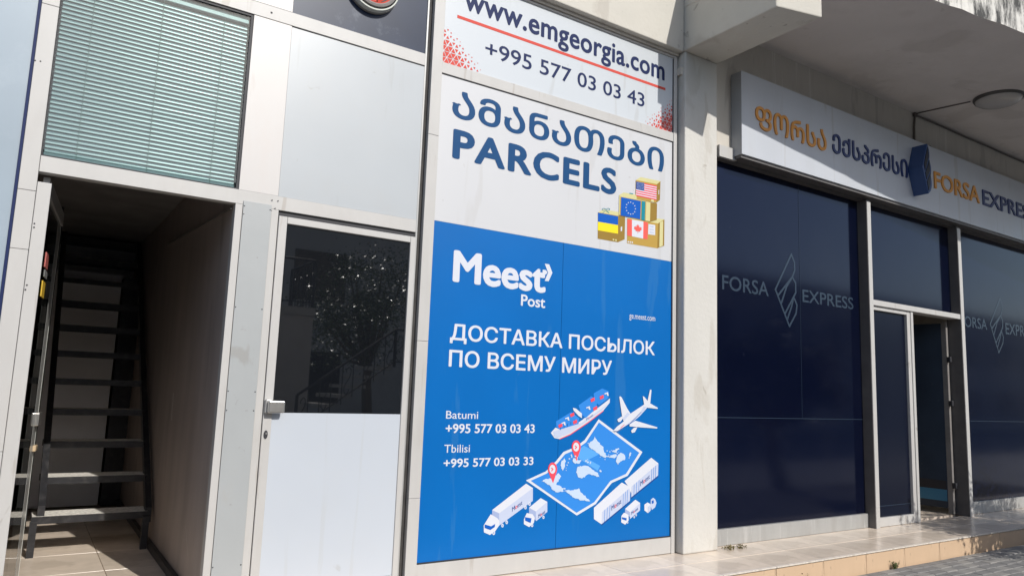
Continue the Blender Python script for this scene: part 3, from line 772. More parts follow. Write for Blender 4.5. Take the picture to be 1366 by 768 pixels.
# ---- blue courier banner
b3 = thing('courier_banner', 'large blue banner advertising worldwide parcel delivery in white Cyrillic lettering', 'banner', (3.45, 0, -1.15))
xs_ = at(747, 500, y=Y0).x
BX('film', b3, 2.285, xs_ - .0015, Y0, Y0 + .006, -1.150, 1.1465, M['film_blue'])
BX('film', b3, xs_ + .0015, 4.606, Y0, Y0 + .006, -1.150, 1.1465, M['film_blue'])
W = M['ink_white']; L1 = Y0 - .0012
lettering('brand_lettering', 'Meest', (603.5, 374.5), (727.5, 389), (607.5, 334), Y0, W, b3, ref='M', weight=.034, ref_y=L1)
art('arrow_mark', [(1, 'ink_white', [(1113, 240), (1158, 247), (1190, 332), (1152, 418), (1112, 414), (1146, 330)]), (1, 'ink_white', [(1092, 300), (1125, 305), (1140, 328), (1125, 350), (1090, 345)])], b3, crop(580, 320, 7.59))
lettering('post_lettering', 'Post', (694.6, 407), (727, 410.6), (695.2, 392.4), Y0, W, b3, ref='P', weight=.022, ref_y=L1)
lettering('cyrillic_lettering', 'ДОСТАВКА ПОСЫЛОК', (600, 453), (873.2, 472.8), (607, 431.5), Y0, W, b3, ref='О', weight=.02, ref_y=L1)
lettering('cyrillic_lettering', 'ПО ВСЕМУ МИРУ', (598.2, 488.5), (816, 499.5), (599.2, 466.2), Y0, W, b3, ref='П', weight=.02, ref_y=L1)
lettering('web_address', 'ge.meest.com', (839.3, 424.6), (873.8, 428), (842, 419.6), Y0, W, b3, ref='x', weight=.004, ref_y=L1)
lettering('city_name', 'Batumi', (594.7, 558), (637.5, 558.2), (595.3, 547.6), Y0, W, b3, ref='B', weight=.004, ref_y=L1)
lettering('phone_number', '+995 577 03 03 43', (594, 577.3), (713, 576.5), (704, 565.5), Y0, W, b3, ref='4', weight=.022, ref_y=L1)
lettering('city_name', 'Tbilisi', (592.2, 603.2), (626.5, 602.8), (593, 592.8), Y0, W, b3, ref='T', weight=.004, ref_y=L1)
lettering('phone_number', '+995 577 03 03 33', (591.3, 622), (711.3, 620.2), (704, 609), Y0, W, b3, ref='3', weight=.022, ref_y=L1)
c2_ = crop(550, 510, 2.978)
# world map
it = [(1, 'pr_white', [(740, 145), (914, 275), (855, 370), (792, 398), (768, 428), (728, 482), (653, 527), (451, 388), (530, 352), (570, 312), (600, 275), (648, 255), (684, 228)]),
      (2, 'pr_sky', [(741, 158), (901, 278), (848, 362), (786, 390), (762, 422), (722, 474), (652, 516), (470, 389), (534, 360), (576, 320), (606, 284), (652, 264), (690, 236)]),
      (3, 'pr_sky2', [(680, 250), (744, 282), (700, 305), (745, 330), (735, 350), (660, 300), (655, 270)])]
art('map_sheet', it, b3, c2_)
c3 = crop(690, 500, 3.49); c5 = crop(780, 520, 7.68)
land = [
 [(108, 495), (130, 482), (155, 480), (190, 455), (203, 470), (180, 510), (205, 520), (215, 540), (185, 545), (165, 535), (150, 512), (128, 500)],
 [(222, 535), (260, 535), (285, 525), (300, 548), (338, 585), (300, 582), (262, 570), (235, 550)],
 [(218, 385), (225, 400), (218, 430), (210, 445), (200, 420), (205, 398)],
 [(280, 425), (310, 420), (340, 430), (375, 455), (380, 475), (345, 465), (330, 460), (300, 480), (282, 475), (272, 450)],
 [(330, 325), (360, 285), (368, 300), (395, 330), (405, 360), (420, 380), (400, 382), (372, 362), (340, 340)],
 [(480, 360), (500, 375), (498, 395), (478, 402), (468, 418), (458, 402), (465, 375)],
 [(260, 385), (280, 395), (298, 398), (290, 410), (268, 412), (256, 400)],
 [(427, 385), (455, 383), (463, 375), (458, 368), (440, 372)], [(440, 355), (470, 338), (474, 344), (450, 358)],
 [(524, 358), (530, 362), (520, 388), (516, 386)], [(246, 372), (252, 366), (256, 378), (248, 384)], [(383, 438), (392, 446), (388, 452), (380, 446)]]
def coast(P, amp=3.2):
    out = []
    for i, a in enumerate(P):
        b = P[(i + 1) % len(P)]; L = math.hypot(b[0] - a[0], b[1] - a[1]); n = max(1, int(L / 6))
        for k in range(n):
            t = k / n; out.append((a[0] + (b[0] - a[0]) * t + random.uniform(-amp, amp) * (k > 0), a[1] + (b[1] - a[1]) * t + random.uniform(-amp, amp) * (k > 0)))
    return out
isles = []
for (cx, cy, n, sx_, sy_) in ((410, 375, 16, 22, 16), (455, 355, 12, 22, 12), (205, 535, 6, 20, 6), (262, 388, 8, 16, 12), (350, 330, 8, 22, 16), (330, 400, 6, 20, 8), (235, 420, 4, 10, 20)):
    for k in range(n):
        x, y, r = cx + random.gauss(0, sx_ * .6), cy + random.gauss(0, sy_ * .6), random.uniform(1.5, 4.5)
        isles.append([(x + r * random.uniform(.6, 1.6) * math.cos(t), y + r * math.sin(t)) for t in (0, 1.2, 2.5, 3.7, 5.1)])
art('continents_print', [(4, 'pr_cont', coast(P)) for P in land] + [(4, 'pr_cont', P) for P in isles], b3, c3)
# location pins
for (cx, cy, s) in ((273, 340, 1), (163, 443, 1)):
    it = []
    n = 18
    it.append((5, 'pr_red', [(cx + 21 * math.cos(t), cy - 6 + 31 * math.sin(t)) for t in np.linspace(-math.pi * 1.13, math.pi * .13, n)] + [(cx + 2, cy + 60)]))
    it.append((6, 'pr_white', [(cx - 1 + 14 * math.cos(t), cy - 6 + 21 * math.sin(t)) for t in np.linspace(0, 2 * math.pi, 17)[:-1]]))
    it.append((7, 'pr_red', [(cx - 5, cy - 14), (cx + 4, cy - 6), (cx - 4, cy + 4), (cx - 8, cy + 2), (cx - 2, cy - 6), (cx - 8, cy - 11)]))
    art('map_pin', it, b3, c3, step=.0009)
# ship
it = [(1, 'pr_white', [(156, 268), (178, 244), (220, 262), (300, 210), (420, 118), (431, 108), (430, 128), (400, 165), (330, 218), (245, 275), (195, 297), (172, 292)]),
      (1, 'pr_sky', [(180, 215), (250, 172), (288, 200), (285, 228), (212, 265), (182, 242)]), (1, 'pr_sky', [(285, 140), (345, 98), (372, 120), (368, 155), (318, 200), (296, 180)]),
      (1, 'pr_sky', [(355, 85), (395, 62), (425, 75), (424, 108), (380, 140), (358, 118)]),
      (2, 'pr_grey', [(168, 262), (300, 222), (420, 135), (425, 130), (395, 162), (330, 210), (245, 268), (190, 290), (170, 286)]),
      (2, 'pr_white', [(258, 152), (272, 155), (300, 178), (300, 200), (285, 190), (262, 165)])]
for (x, y) in ((190, 232), (245, 182), (258, 215), (340, 112), (352, 152), (382, 100)):
    it.append((3, 'pr_red', [(x, y), (x + 18, y - 9), (x + 20, y + 6), (x + 3, y + 14)]))
for (x, y) in ((205, 222), (222, 200), (320, 150), (405, 85)):
    it.append((3, 'pr_white', [(x, y), (x + 16, y - 6), (x + 20, y + 12), (x + 12, y + 10), (x + 10, y + 2), (x, y + 5)]))
for k in range(5):
    it.append((2, 'pr_dark', [(200 + k * 16, 256 - k * 8), (202 + k * 16, 255 - k * 8), (202 + k * 16, 240 - k * 8), (200 + k * 16, 241 - k * 8)]))
it.append((3, 'pr_red', [(195, 296), (245, 274), (330, 217), (400, 164), (401, 167), (331, 221), (246, 278), (196, 299)]))
art('printed_ship', it, b3, c3)
# plane
it = [(8, 'pr_white', [(288, 415), (330, 370), (395, 320), (380, 275), (350, 70), (360, 62), (375, 75), (430, 185), (465, 240), (600, 150), (640, 150), (640, 175), (560, 265), (460, 345), (330, 425), (300, 430)]),
      (8, 'pr_white', [(455, 350), (515, 312), (560, 325), (740, 380), (738, 392), (560, 380), (455, 370)]), (8, 'pr_white', [(330, 300), (375, 268), (388, 290), (360, 325), (338, 325)]),
      (8, 'pr_white', [(470, 415), (500, 385), (535, 380), (510, 430), (480, 438)]), (8, 'pr_white', [(590, 60), (608, 70), (640, 110), (665, -5), (680, -2), (668, 130), (640, 160), (605, 150)]),
      (8, 'pr_white', [(640, 120), (745, 180), (742, 192), (640, 180)]), (9, 'pr_grey', [(300, 418), (330, 415), (450, 335), (560, 240), (600, 165), (632, 172), (560, 265), (460, 345), (335, 424)]),
      (9, 'pr_grey', [(385, 290), (432, 230), (460, 245), (400, 310)]), (10, 'pr_dark', [(295, 422), (330, 425), (460, 345), (575, 225), (573, 221), (456, 340), (328, 419), (296, 417)]),
      (10, 'pr_red', [(360, 385), (400, 350), (403, 354), (364, 389)])]
art('printed_plane', it, b3, c5, step=.0006)
# lorries and containers
c6 = crop(640, 600, 6.4); c7 = crop(780, 600, 6.98)
def truck(name, top, side, back, cab, glassp, wheels, cr_, lab, extra=()):
    it = [(1, 'pr_white', top), (1, 'pr_grey', side), (1, 'pr_grey2', back), (2, 'pr_white', cab), (3, 'pr_flag', glassp)]
    for (x, y, r) in wheels:
        it.append((1, 'pr_white', [(x + r * .8 * math.cos(t), y + r * 1.2 * math.sin(t)) for t in np.linspace(0, 2 * math.pi, 11)[:-1]]))
        it.append((2, 'pr_grey2', [(x + r * .4 * math.cos(t), y + r * .6 * math.sin(t)) for t in np.linspace(0, 2 * math.pi, 9)[:-1]]))
    it += list(extra)
    art(name, it, b3, cr_).__setitem__('label', lab)
truck('printed_lorry', [(105, 510), (395, 285), (453, 322), (165, 538)], [(165, 538), (453, 322), (452, 432), (165, 642)], [(105, 510), (165, 538), (165, 640), (105, 600)],
      [(32, 640), (92, 545), (150, 580), (165, 600), (165, 640), (130, 690), (85, 722), (34, 700)], [(40, 632), (95, 648), (130, 628), (126, 655), (88, 680), (40, 662)],
      [(118, 704, 16), (193, 642, 14), (229, 614, 14), (389, 488, 14), (424, 458, 14)], c6, 'printed white articulated lorry')
truck('printed_lorry', [(420, 490), (520, 408), (576, 440), (478, 522)], [(478, 522), (576, 440), (576, 525), (480, 605)], [(420, 490), (478, 522), (480, 600), (420, 560)],
      [(375, 590), (400, 535), (450, 545), (468, 575), (460, 620), (420, 655), (375, 630)], [(385, 570), (440, 580), (432, 620), (385, 600)], [(446, 640, 13), (543, 572, 12)], c6, 'printed small white delivery lorry')
truck('printed_lorry', [(375, 545), (470, 460), (515, 490), (420, 575)], [(420, 575), (515, 490), (514, 560), (420, 640)], [(375, 545), (420, 575), (420, 620), (375, 590)],
      [(340, 610), (365, 580), (405, 600), (408, 650), (375, 692), (338, 670)], [(345, 622), (388, 632), (386, 655), (345, 640)], [(398, 672, 9), (460, 622, 9), (478, 604, 9)], c7, 'printed small white lorry beside the rail wagons')
it = []
for (T, Sd, B) in (([(85, 535), (345, 300), (425, 345), (160, 575)], [(160, 575), (425, 345), (420, 470), (155, 688)], [(85, 535), (160, 575), (155, 688), (85, 640)]),
                   ([(370, 288), (618, 70), (685, 122), (435, 338)], [(435, 338), (685, 122), (682, 235), (432, 438)], [(370, 288), (435, 338), (432, 400), (400, 330)])):
    it += [(1, 'pr_white', T), (1, 'pr_grey', Sd), (1, 'pr_white', B)]
    for k in (1, 2, 3, 8.2, 9, 9.8):
        t = k / 11; x = Sd[0][0] + (Sd[1][0] - Sd[0][0]) * t; y = Sd[0][1] + (Sd[1][1] - Sd[0][1]) * t; x2 = Sd[3][0] + (Sd[2][0] - Sd[3][0]) * t; y2 = Sd[3][1] + (Sd[2][1] - Sd[3][1]) * t
        it.append((2, 'pr_sky', [(x, y), (x + 3.5, y - 3), (x2 + 3.5, y2 - 3), (x2, y2)]))
    it.append((1, 'pr_dark', [(Sd[3][0], Sd[3][1]), (Sd[2][0], Sd[2][1]), (Sd[2][0] + 2, Sd[2][1] + 14), (Sd[3][0] + 2, Sd[3][1] + 14)]))
art('printed_wagons', it, b3, c7)
it = [(1, 'pr_white', [(555, 505), (585, 485), (615, 505), (612, 560), (588, 585), (555, 560)]), (2, 'pr_grey', [(588, 525), (615, 505), (612, 560), (588, 585)]),
      (1, 'pr_grey', [(615, 460), (635, 442), (655, 455), (668, 490), (655, 530), (625, 555), (612, 520)]), (2, 'pr_flag', [(622, 470), (640, 465), (642, 490), (624, 500)])]
art('printed_forklift', it, b3, c7)
def small_brand(pa, pb, pt, nm='brand_lettering'):
    # lettering that climbs along a printed vehicle's side
    A, B, T = at(*pa, y=Y0), at(*pb, y=Y0), at(*pt, y=Y0)
    vs, fs = text_mesh('Meest', .02)
    x0 = min(v[0] for v in vs); x1 = max(v[0] for v in vs)
    H = max(v[1] for v in vs)
    mb = MB()
    ux, uz = (B.x - A.x) / (x1 - x0), (B.z - A.z) / (x1 - x0); hz = (T.z - A.z) / H; hx_ = (T.x - A.x) / H
    P = [(A.x + (v[0] - x0) * ux + v[1] * hx_, Y0 - .0035, A.z + (v[0] - x0) * uz + v[1] * hz) for v in vs]
    mb.v = P; k1 = mb.mi(M['pr_usblue']); k2 = mb.mi(M['pr_red'])
    for f in fs:
        xm = sum(vs[i][0] for i in f) / len(f); t = (xm - x0) / (x1 - x0)
        mb.f.append(tuple(f)); mb.m.append(k2 if .32 < t < .53 else k1)
    mb.build(nm, b3, fix=False)
small_brand((683, 682), (696.5, 672), (683, 676)); small_brand((718, 690), (727, 683.5), (718, 685.5))
small_brand((815.5, 680.5), (828.5, 670.5), (815.5, 674)); small_brand((854, 648), (866.5, 637.5), (854, 641.5)); small_brand((842, 686), (851, 679), (842, 682)); small_brand((782, 560.5), (791, 554), (782, 557.5))

# ================================================================== RIGHT SHOP (navy glazing)
rs = thing('navy_shopfront', 'grey aluminium shopfront with navy filmed panes, mullions and a low metal plinth', 'shopfront', (8.5, 0, ZP))
G = M['frame_grey']
m1a, m1b = 7.530, 7.605; m2a, m2b = 9.500, 9.580
zTop = 2.20
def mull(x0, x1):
    o = BX('mullion', rs, x0, x1, -.046, .12, ZP + .001, zTop, M['shade_dark_metal'])  # shade of the side faces is painted as a dark body behind the light front
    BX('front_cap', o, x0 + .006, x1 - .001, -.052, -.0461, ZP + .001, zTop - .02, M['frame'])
def pane(name, x0, x1, z0, z1, m=None, y=.06, **k):
    return BX(name, rs, x0, x1, y, y + .01, z0, z1, m or M['navy_film'], **k)
XL = 5.205
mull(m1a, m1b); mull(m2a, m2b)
BX('head_rail', rs, XL, 15, -.0, .12, zTop, 2.30, M['shade_dark_metal'])
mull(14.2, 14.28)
# first bay
zj = at(1000, 557, y=.06).z
xj = at(1069, 500, y=.06).x
def bay(x0, x1, xj):
    BX('plinth', rs, x0, x1, .03, .10, ZP + .001, -1.150, G, bevel=.002)
    p1 = pane('pane', x0, xj - .001, zj + .001, zTop - .001)
    p2 = pane('pane', xj + .001, x1, zj + .001, zTop - .001)
    p3 = pane('pane', x0, x1, -1.148, zj - .001)
    BX('film_seam', rs, x0, x1, .0575, .0595, zj - .003, zj + .003, M['film_print'])
    BX('film_seam', rs, xj - .0015, xj + .0015, .0575, .0595, zj + .0035, zTop - .002, M['film_print'])
bay(XL, m1a - .002, xj)
bay(m2b + .002, 14.198, 12.4)
# centre bay with the doorway
BX('transom', rs, m1b + .001, m2a - .001, -.045, .10, 1.045, 1.105, M['frame'], bevel=.003)
pane('transom_pane', m1b + .001, m2a - .001, 1.107, zTop - .001)

ds = thing('shop_door', 'fixed narrow navy door leaf in a grey frame beside the open doorway', 'door', (8.0, 0, ZP))
xd = at(1222, 600, y=-.03).x
for a, b, y in ((m1b + .002, m1b + .050, -.02), (xd - .070, xd - .005, -.02)):
    BX('stile', ds, a, b, y, .05, ZP + .003, 1.043, M['frame'], bevel=.003)
BX('rail', ds, m1b + .051, xd - .071, -.02, .05, 1.000, 1.043, M['frame'], bevel=.003)
BX('rail', ds, m1b + .051, xd - .071, -.02, .05, ZP + .003, ZP + .095, M['frame'], bevel=.003)
BX('pane', ds, m1b + .051, xd - .071, .01, .02, ZP + .096, .999, M['navy_film_door'])
BX('film_seam', ds, m1b + .051, xd - .071, .0085, .0099, ZP + .205, ZP + .211, M['film_print'])
BX('frame_post', ds, xd - .003, xd + .045, -.03, .06, ZP + .003, 1.043, M['frame'], bevel=.003)
# open leaf swung inward, seen through the opening
od = thing('open_shop_door', 'dark glazed door leaf swung inward on the right side of the shop opening', 'glass door', (9.45, .1, ZP))
BX('stile', od, 9.43, 9.47, .10, .16, ZP + .01, 1.02, M['fan_ring'], bevel=.002)
BX('stile', od, 9.33, 9.37, 1.02, 1.08, ZP + .01, 1.02, M['fan_ring'])
MB().hexa([(9.435, .16, ZP + .08), (9.445, .16, ZP + .08), (9.355, 1.03, ZP + .08), (9.345, 1.03, ZP + .08), (9.435, .16, 1.0), (9.445, .16, 1.0), (9.355, 1.03, 1.0), (9.345, 1.03, 1.0)], M['leaf_glass']).build('pane', od)
zs1, zs2, zs3, zs4 = (at(1250, v, x=9.37).z for v in (640, 652, 667, 676))
def strip(name, za, zb, m, d=.004):
    MB().hexa([(9.435 - d, .17, za), (9.436, .17, za), (9.346, 1.02, za), (9.345 - d, 1.02, za), (9.435 - d, .17, zb), (9.436, .17, zb), (9.346, 1.02, zb), (9.345 - d, 1.02, zb)], m).build(name, od)
strip('dark_strip', zs2 + .001, zs1, M['gasket']); strip('blue_strip', zs3, zs2, M['blue_ledge']); strip('foot_strip', zs4, zs3 - .001, M['inside'])
for z in (.55, .02, -.95):
    MB().box(9.41, 9.45, .05, .10, z - .035, z + .035, M['gasket']).build('hinge', od, bevel=.01)
# inside of the shop seen through the opening
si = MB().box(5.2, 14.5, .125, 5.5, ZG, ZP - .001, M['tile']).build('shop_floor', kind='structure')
# faint printed logo and name on the panes
PY = .0585
def shop_logo(name, P, y, parent, m, wd=.012):
    mb = MB()
    for ring in P:
        k = len(ring)
        for i in range(k - 1):
            a, b = Vector(ring[i]), Vector(ring[i + 1]); d = (b - a)
            if d.length < 1e-6: continue
            d.normalize(); n_ = Vector((-d.y, d.x)) * wd / 2; e = d * wd * .35
            y -= .00002
            mb.add([(q.x, y, q.y) for q in (a - n_ - e, b - n_ + e, b + n_ + e, a + n_ - e)], [(0, 1, 2, 3)], m)
    return mb.build(name, parent, fix=False)
def logo_rings(cx, cz, w, h):
    q = lambda x, z: (cx + x * w / 2, cz + z * h / 2)
    def arc(x0, z0, x1, z1, bulge, n=6):
        return [q(x0 + (x1 - x0) * t + bulge * math.sin(math.pi * t), z0 + (z1 - z0) * t) for t in [i / n for i in range(n + 1)]]
    top, bot, left = (.30, 1.0), (.30, -1.0), (-1.0, .02)
    r1 = arc(.30, 1.0, .55, .38, .25); r2 = arc(.55, .38, .72, -.22, .30); r3 = arc(.72, -.22, .30, -1.0, .42)
    return [[q(*left), q(*top)] + r1 + r2 + r3 + [q(*left)], [q(-.70, -.22), q(.55, .38)], [q(-.36, -.48), q(-.02, -.22), q(.60, .12)][0::2], [q(-.36, -.50), q(.70, -.20)][0:2], [q(-.02, -.78), q(.72, -.22)]]
LG = [(370, 125), (383, 160), (384, 195), (374, 222), (388, 248), (389, 288), (380, 306), (394, 342), (390, 378), (362, 432), (302, 275), (370, 125)]
LD = [[(312, 302), (374, 222)], [(326, 338), (350, 262), (374, 222)], [(342, 380), (380, 306)], [(352, 405), (372, 345), (380, 306)]]
def window_logo(fx_, wd):
    shop_logo('window_logo', [[(lambda p: (p.x, p.z))(at(*fx_(q_), y=PY)) for q_ in ring] for ring in [LG] + LD], PY, rs, M['film_print'], wd)
window_logo(lambda q_: (940 + q_[0] / 3.2, 300 + q_[1] / 3.2), .022)
lettering('window_lettering', 'FORSA', (963.3, 385.2), (1025.5, 394.9), (964.6, 366.6), PY, M['film_print'], rs, ref='F', weight=.012)
lettering('window_lettering', 'EXPRESS', (1070.6, 403.2), (1138.6, 411.7), (1071.3, 386), PY, M['film_print'], rs, ref='E', weight=.012)
window_logo(lambda q_: (1321 + (q_[0] - 302) * .19, 397.5 + (q_[1] - 125) * .2375 + (q_[0] - 370) * .02), .022)
lettering('window_lettering', 'FORSA', (1281.5, 434.6), (1317, 439.6), (1283, 420.5), PY, M['film_print'], rs, ref='F', weight=.012)
lettering('window_lettering', 'EXPRESS', (1341.6, 445.3), (1382, 451), (1341.9, 430.6), PY, M['film_print'], rs, ref='E', weight=.012)

# slot between column and sign
sp = BX('narrow_pane', rs, 5.205, 5.47, .02, .03, 2.301, 2.93, M['cover'], label='narrow grey pane between the column and the sign box')
BX('steel_bracket', rs, 5.18, 5.42, -.03, -.001, 2.21, 2.32, M['frame'])

# ================================================================== SIGN BOX
YS = -.125
sb = thing('shop_sign', 'long white sign box with raised orange and navy Georgian and Latin lettering', 'sign', (9, -.06, 2.3))
sL = at(989.6, 180, y=YS).x; sz0 = at(989.6, 205.7, y=YS).z; sz1 = at(989.6, 98, y=YS).z
sz1 = (sz1 + at(1182.7, 169, y=YS).z) / 2
sz0 = (sz0 + at(1300, 300, y=YS).z) / 2
BX('sign_face', sb, sL, 14.6, YS, YS + .006, sz0, sz1, M['sign_white'])
BX('sign_case', sb, sL, 14.6, YS + .006, -.001, sz0 - .004, sz1 - .003, M['sign_side'])
BX('lower_trim', sb, sL + .01, 14.6, YS + .02, -.001, sz0 - .03, sz0 - .005, M['shade_dark_metal'])
YL = YS - .012
lettering('x', '\u1ca4\u1c9d\u1ca0\u1ca1\u1c90', (1008.6, 167), (1103.2, 204), (1016.5, 143), YL, M['sign_orange'], sb, ref='\u1c9d', weight=.012, depth=.012, split=True)
lettering('x', '\u1c94\u1ca5\u1ca1\u1c9e\u1ca0\u1c94\u1ca1\u1c98', (1111.4, 203.5), (1212, 236.5), (1116, 179), YL, M['sign_navy'], sb, ref='\u1c9d', weight=.012, depth=.012, split=True)
lettering('x', 'FORSA', (1247.3, 250.8), (1307.6, 270.6), (1248.4, 229), YL, M['sign_orange'], sb, ref='F', weight=.014, depth=.012, split=True)
e2_ = at(1312, 274.4, y=YL); t2_ = at(1312.6, 253.3, y=YL)
lettering('x', 'EXPRESS', (1312, 274.4), (1381, 294.6), (1312.6, 253.3), YL, M['sign_navy'], sb, ref='E', weight=.014, depth=.012, split=True)
# raised logo
yf = YS - .17
pl = [at(*p, y=yf) for p in ((1230.8, 228.6), (1239.4, 193), (1243.8, 260), (1247.6, 237), (1245, 222), (1243, 205))]
cxl, cwl = None, None
Lx, Tx, Tz, Bz, Rx, Lz = pl[0].x, pl[1].x, pl[1].z, pl[2].z, pl[3].x, pl[0].z
h_ = Tz - Bz; w_ = h_ * .34; cx = Lx + w_ / 2; cz = (Tz + Bz) / 2
q = lambda x, z: (cx + x * w_ / 2, cz + z * h_ / 2)
def arcp(x0, z0, x1, z1, bulge, n=6): return [q(x0 + (x1 - x0) * t + bulge * math.sin(math.pi * t), z0 + (z1 - z0) * t) for t in [i / n for i in range(n)]]
outl = [q(-1, .0)] + [q(.15, 1.0)] + arcp(.30, 1.0, .55, .38, .22) + arcp(.55, .38, .75, -.22, .26) + arcp(.75, -.22, .35, -1.0, .35) + [q(.1, -1.0)]
MB().prism_xz(outl, yf, YS - .001, M['logo_navy']).build('logo', sb, bevel=.004)
mb = MB()
for (a_, b_, c_, d_) in (((-.68, .12), (.18, .86), (.42, .50), (-.50, -.10)), ((-.46, -.20), (.50, .36), (.58, -.04), (-.28, -.46)), ((-.20, -.52), (.66, -.14), (.50, -.60), (.12, -.88))):
    mb.prism_xz([q(*a_), q(*b_), q(*c_), q(*d_)], yf - .006, yf - .0005, M['logo_face'])
mb.build('logo_bars', sb)

# ---- ceiling lamp and cables under the slab
lp = thing('ceiling_lamp', 'round opal ceiling lamp with a dark rim under the concrete slab', 'lamp', (8.89, -.84, 3.498))
LM = Matrix.Translation((8.89, -.845, sof(8.89, -.845) + .006)) @ Matrix.Diagonal((1, 1, -1, 1))
MB().lathe([(0, 0), (.245, 0), (.25, .02), (.235, .045)], M['lamp_rim'], 48, LM).build('rim', lp)
MB().lathe([(.232, .03), (.225, .055), (.19, .078), (.12, .092), (0, .098)], M['lamp_glass'], 48, LM).build('diffuser', lp, smooth=True)
cb = thing('wall_cable', 'thin grey cables running from the ceiling lamp to a corner and along the wall', 'cable', (8.69, -.01, 3.48))
MB().tube([(8.69, -.012, 3.475)] + [(8.70 + .02 * k, -.15 * k, sof(8.7, -.15 * k) - .008) for k in range(1, 5)], .008, M['cable'], 6).build('cable', cb)
MB().tube([(8.69, -.012, 3.47), (8.66, -.012, 3.30), (8.65, -.014, 3.10)], .013, M['cable'], 6).build('conduit', cb)
mb = MB()
mb.tube([(8.70 + i * .6, -.012, 3.462 + (.006 if i % 2 else 0)) for i in range(11)], .011, M['cable'], 6)
mb.build('cable', cb)
MB().box(8.66, 8.72, -.03, .0, 3.44, 3.485, M['cable']).build('junction', cb)
MB().tube([(8.65, -.02, 3.1), (8.78, -.06, 3.075), (8.86, -.09, 3.09), (8.90, -.10, 3.07)], .004, M['cable'], 5).build('loose_wire', cb)

# ================================================================== small weeds
def weed(name, px, zz, m, n, h, label, cat='plant', yy=None):
    p = at(*px, z=zz)
    if yy is not None: p = at(*px, y=yy); p.z = zz
    o = thing(name, label, cat, p, 'weeds around the tiled step')
    mb = MB()
    for i in range(n):
        spread = .12 if n > 50 else .02
        a = random.uniform(0, 2 * math.pi); l = h * random.uniform(.4, 1); sp_ = random.uniform(.2, .9)
        b0 = p + Vector((random.uniform(-spread, spread), random.uniform(-.008, .008) * spread / .02, 0))
        tip = b0 + Vector((math.cos(a) * l * sp_, math.sin(a) * l * sp_ * .5, l))
        mid = (b0 + tip) / 2 + Vector((0, 0, l * .15)); s_ = Vector((-math.sin(a), math.cos(a), 0)) * .002
        mb.add([b0 - s_, b0 + s_, mid + s_, mid - s_], [(0, 1, 2, 3)], m); mb.add([mid - s_, mid + s_, tip], [(0, 1, 2)], m)
        for k in range(3):
            c_ = b0.lerp(tip, random.uniform(.3, 1)); r = .007 + random.random() * .008
            u_ = Vector((random.uniform(-1, 1), random.uniform(-1, 1), random.uniform(-.3, 1))).normalized() * r; v_ = Vector((random.uniform(-1, 1), random.uniform(-1, 1), random.uniform(-1, 1))).normalized() * r * .5
            mb.add([c_, c_ + u_ * .5 + v_, c_ + u_, c_ + u_ * .5 - v_], [(0, 1, 2, 3)], m)
    mb.build('leaves', o, fix=False)
weed('weed', (1194, 750), ZG, M['leaf_weed'], 34, .085, 'small green weed at the foot of the tiled step', yy=-.72)
weed('weed', (1075, 758), ZG, M['leaf_dry'], 26, .10, 'dry brownish weed growing against the tiled step', yy=-.715)
weed('weed', (980, 731), ZP, M['leaf_dry'], 60, .03, 'flat tuft of dry grass beside the column foot')

# ================================================================== ACROSS THE STREET (seen in the glass)
ob = thing('opposite_house', 'dark plastered house across the street, mirrored in the shop glass', 'house', (10, -17, ZG))
BX('wall', ob, -25, 60, -23, -17, ZG, 5.2, M['opposite'])
for i in range(18):
    x = -20 + i * 4.4
    for z in (-.6, 2.4):
        f = BX('window', ob, x, x + 1.6, -17.02, -16.96, z, z + 1.5, M['opp_window'])
BX('roof', ob, -25.5, 60.5, -23.5, -16.6, 5.2, 5.45, M['opposite'])

rl = thing('outdoor_stair', 'outdoor stair with black wrought iron railings, mirrored in the dark door glass', 'staircase', (4, -7, ZG))
K = M['black_steel']
def mir(u, v, d):    # point that the closed door's glass mirrors to this place
    p = at(u, v, y=d); return Vector((p.x, -d, p.z))
D0 = 6.3
A0, A1 = mir(345, 404, D0), mir(386, 410, D0)
BX('landing', rl, A0.x - 1.5, A1.x + .4, -D0 - 1.2, -D0 + .0, A0.z - .12, A0.z, M['stone'])
BX('landing_wall', rl, A0.x - 1.5, A1.x + .38, -D0 - 1.15, -D0 - .02, ZG, A0.z - .121, M['opposite'])
def rail_panel(P, Q, hgt, n, scroll=True):
    r = MB(); up = Vector((0, 0, hgt))
    r.tube([P + up, Q + up], .018, K, 8); r.tube([P + Vector((0, 0, .08)), Q + Vector((0, 0, .08))], .010, K, 6)
    for k in range(n + 1):
        b = P.lerp(Q, k / n); r.tube([b, b + up], .022 if k in (0, n) else .007, K, 6)
    o = r.build('railing', rl)
    s = MB(); d = (Q - P).normalized()
    for k in range(0, n, 2):
        c0 = P.lerp(Q, (k + .5) / n) + Vector((0, 0, hgt * .5)); pts = []
        for j in range(-18, 19):
            t = j / 18; sg = 1 if t > 0 else -1; tt = abs(t)
            ang = tt * 5.5; rr = .075 * (1 - .65 * tt)
            pts.append(c0 + d * sg * (rr * math.sin(ang) * .9) + Vector((0, 0, sg * (.12 * min(1, tt * 2) + rr * (1 - math.cos(ang)) * .6))))
        s.tube(pts, .006, K, 5)
    s.build('scrollwork', o)
lz = A0.z
rail_panel(Vector((A0.x - 1.4, -D0 - .03, lz)), Vector((A1.x + .36, -D0 - .03, lz)), .72, 14)
rail_panel(Vector((A1.x + .36, -D0 - .05, lz)), Vector((A1.x + .36, -D0 - 1.2, lz)), .72, 8)
B0 = mir(395, 552, D0 - .9); B1 = mir(528, 462, D0 - .9)
for k in range(7):
    t = k / 7; p = B0.lerp(B1, t)
    BX('step', rl, p.x, p.x + (B1.x - B0.x) / 7 + .04, -D0 - .1, -D0 + .75, p.z - .20, p.z - .15, M['stone'])
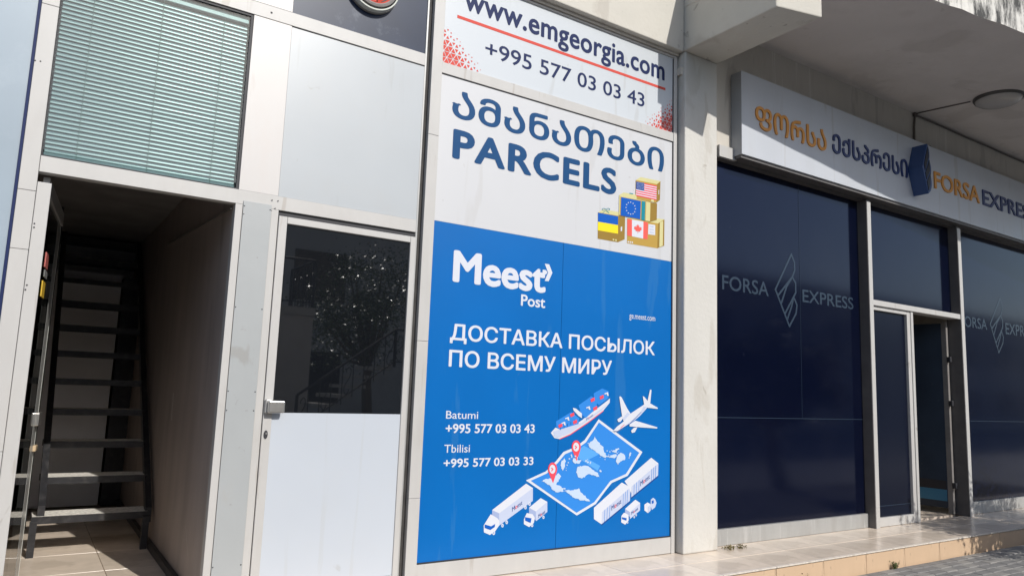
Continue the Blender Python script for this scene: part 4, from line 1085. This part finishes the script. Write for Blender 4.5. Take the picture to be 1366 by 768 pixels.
rail_panel(B0 + Vector((0, 0, -.30)), B1 + Vector((0, 0, -.30)), .55, 9)
rail_panel(B1 + Vector((0, 0, -.30)), B1 + Vector((.9, 0, -.30)), .55, 6)

def tree(name, base, height, crown_c, crown_r, nleaf, label, leaf=.05, blobs=16):
    o = thing(name, label, 'tree', base, 'street trees')
    base = Vector(base); cc = Vector(crown_c)
    t = MB(); pts = [base.lerp(Vector((cc.x, cc.y, cc.z - crown_r[2] * .3)), k / 6) + Vector((math.sin(k * 1.7) * .05, math.cos(k * 2.1) * .05, 0)) for k in range(7)]
    t.tube(pts, .13, M['bark'], 10, .05)
    B = []
    for k in range(blobs):
        v = Vector((random.gauss(0, 1), random.gauss(0, 1), random.gauss(0, 1))).normalized() * random.uniform(.35, 1)
        c = cc + Vector((v.x * crown_r[0], v.y * crown_r[1], v.z * crown_r[2])); B.append((c, random.uniform(.22, .42) * min(crown_r)))
        t.tube([pts[4], pts[4].lerp(c, .55) + Vector((0, 0, -.1)), c], .04, M['bark'], 6, .012)
    t.build('trunk', o, smooth=True)
    cm = MB(); k_ = cm.mi(M['leaf'])
    for i in range(nleaf):
        c, r = B[i % blobs]
        v = Vector((random.gauss(0, 1), random.gauss(0, 1), random.gauss(0, .8))); p = c + v * r * .75
        a = Vector((random.gauss(0, 1), random.gauss(0, 1), random.gauss(0, .6))).normalized() * leaf * random.uniform(.6, 1.2)
        b = a.cross(Vector((random.gauss(0, 1), random.gauss(0, 1), random.gauss(0, 1)))).normalized() * leaf * .32
        n0 = len(cm.v); cm.v += [tuple(p), tuple(p + a * .5 + b), tuple(p + a), tuple(p + a * .5 - b)]
        cm.f.append((n0, n0 + 1, n0 + 2, n0 + 3)); cm.m.append(k_)
    cm.build('crown', o, fix=False)
# tree mirrored in the door glass
tc = mir(485, 400, 8.2)
tree('street_tree', (tc.x + .3, -8.2, ZG), 4, (tc.x + .1, -8.2, tc.z + .05), (1.5, 1.0, 1.15), 9000, 'leafy tree behind the outdoor stair, mirrored in the dark door glass', .055)
# tree at the right that throws the dappled shade on the step
tree('street_tree', (10.6, -3.3, ZG), 3, (10.15, -3.2, .25), (2.0, .8, .75), 12000, 'low leafy tree right of the step, throwing dappled shade on it', .07, 26)
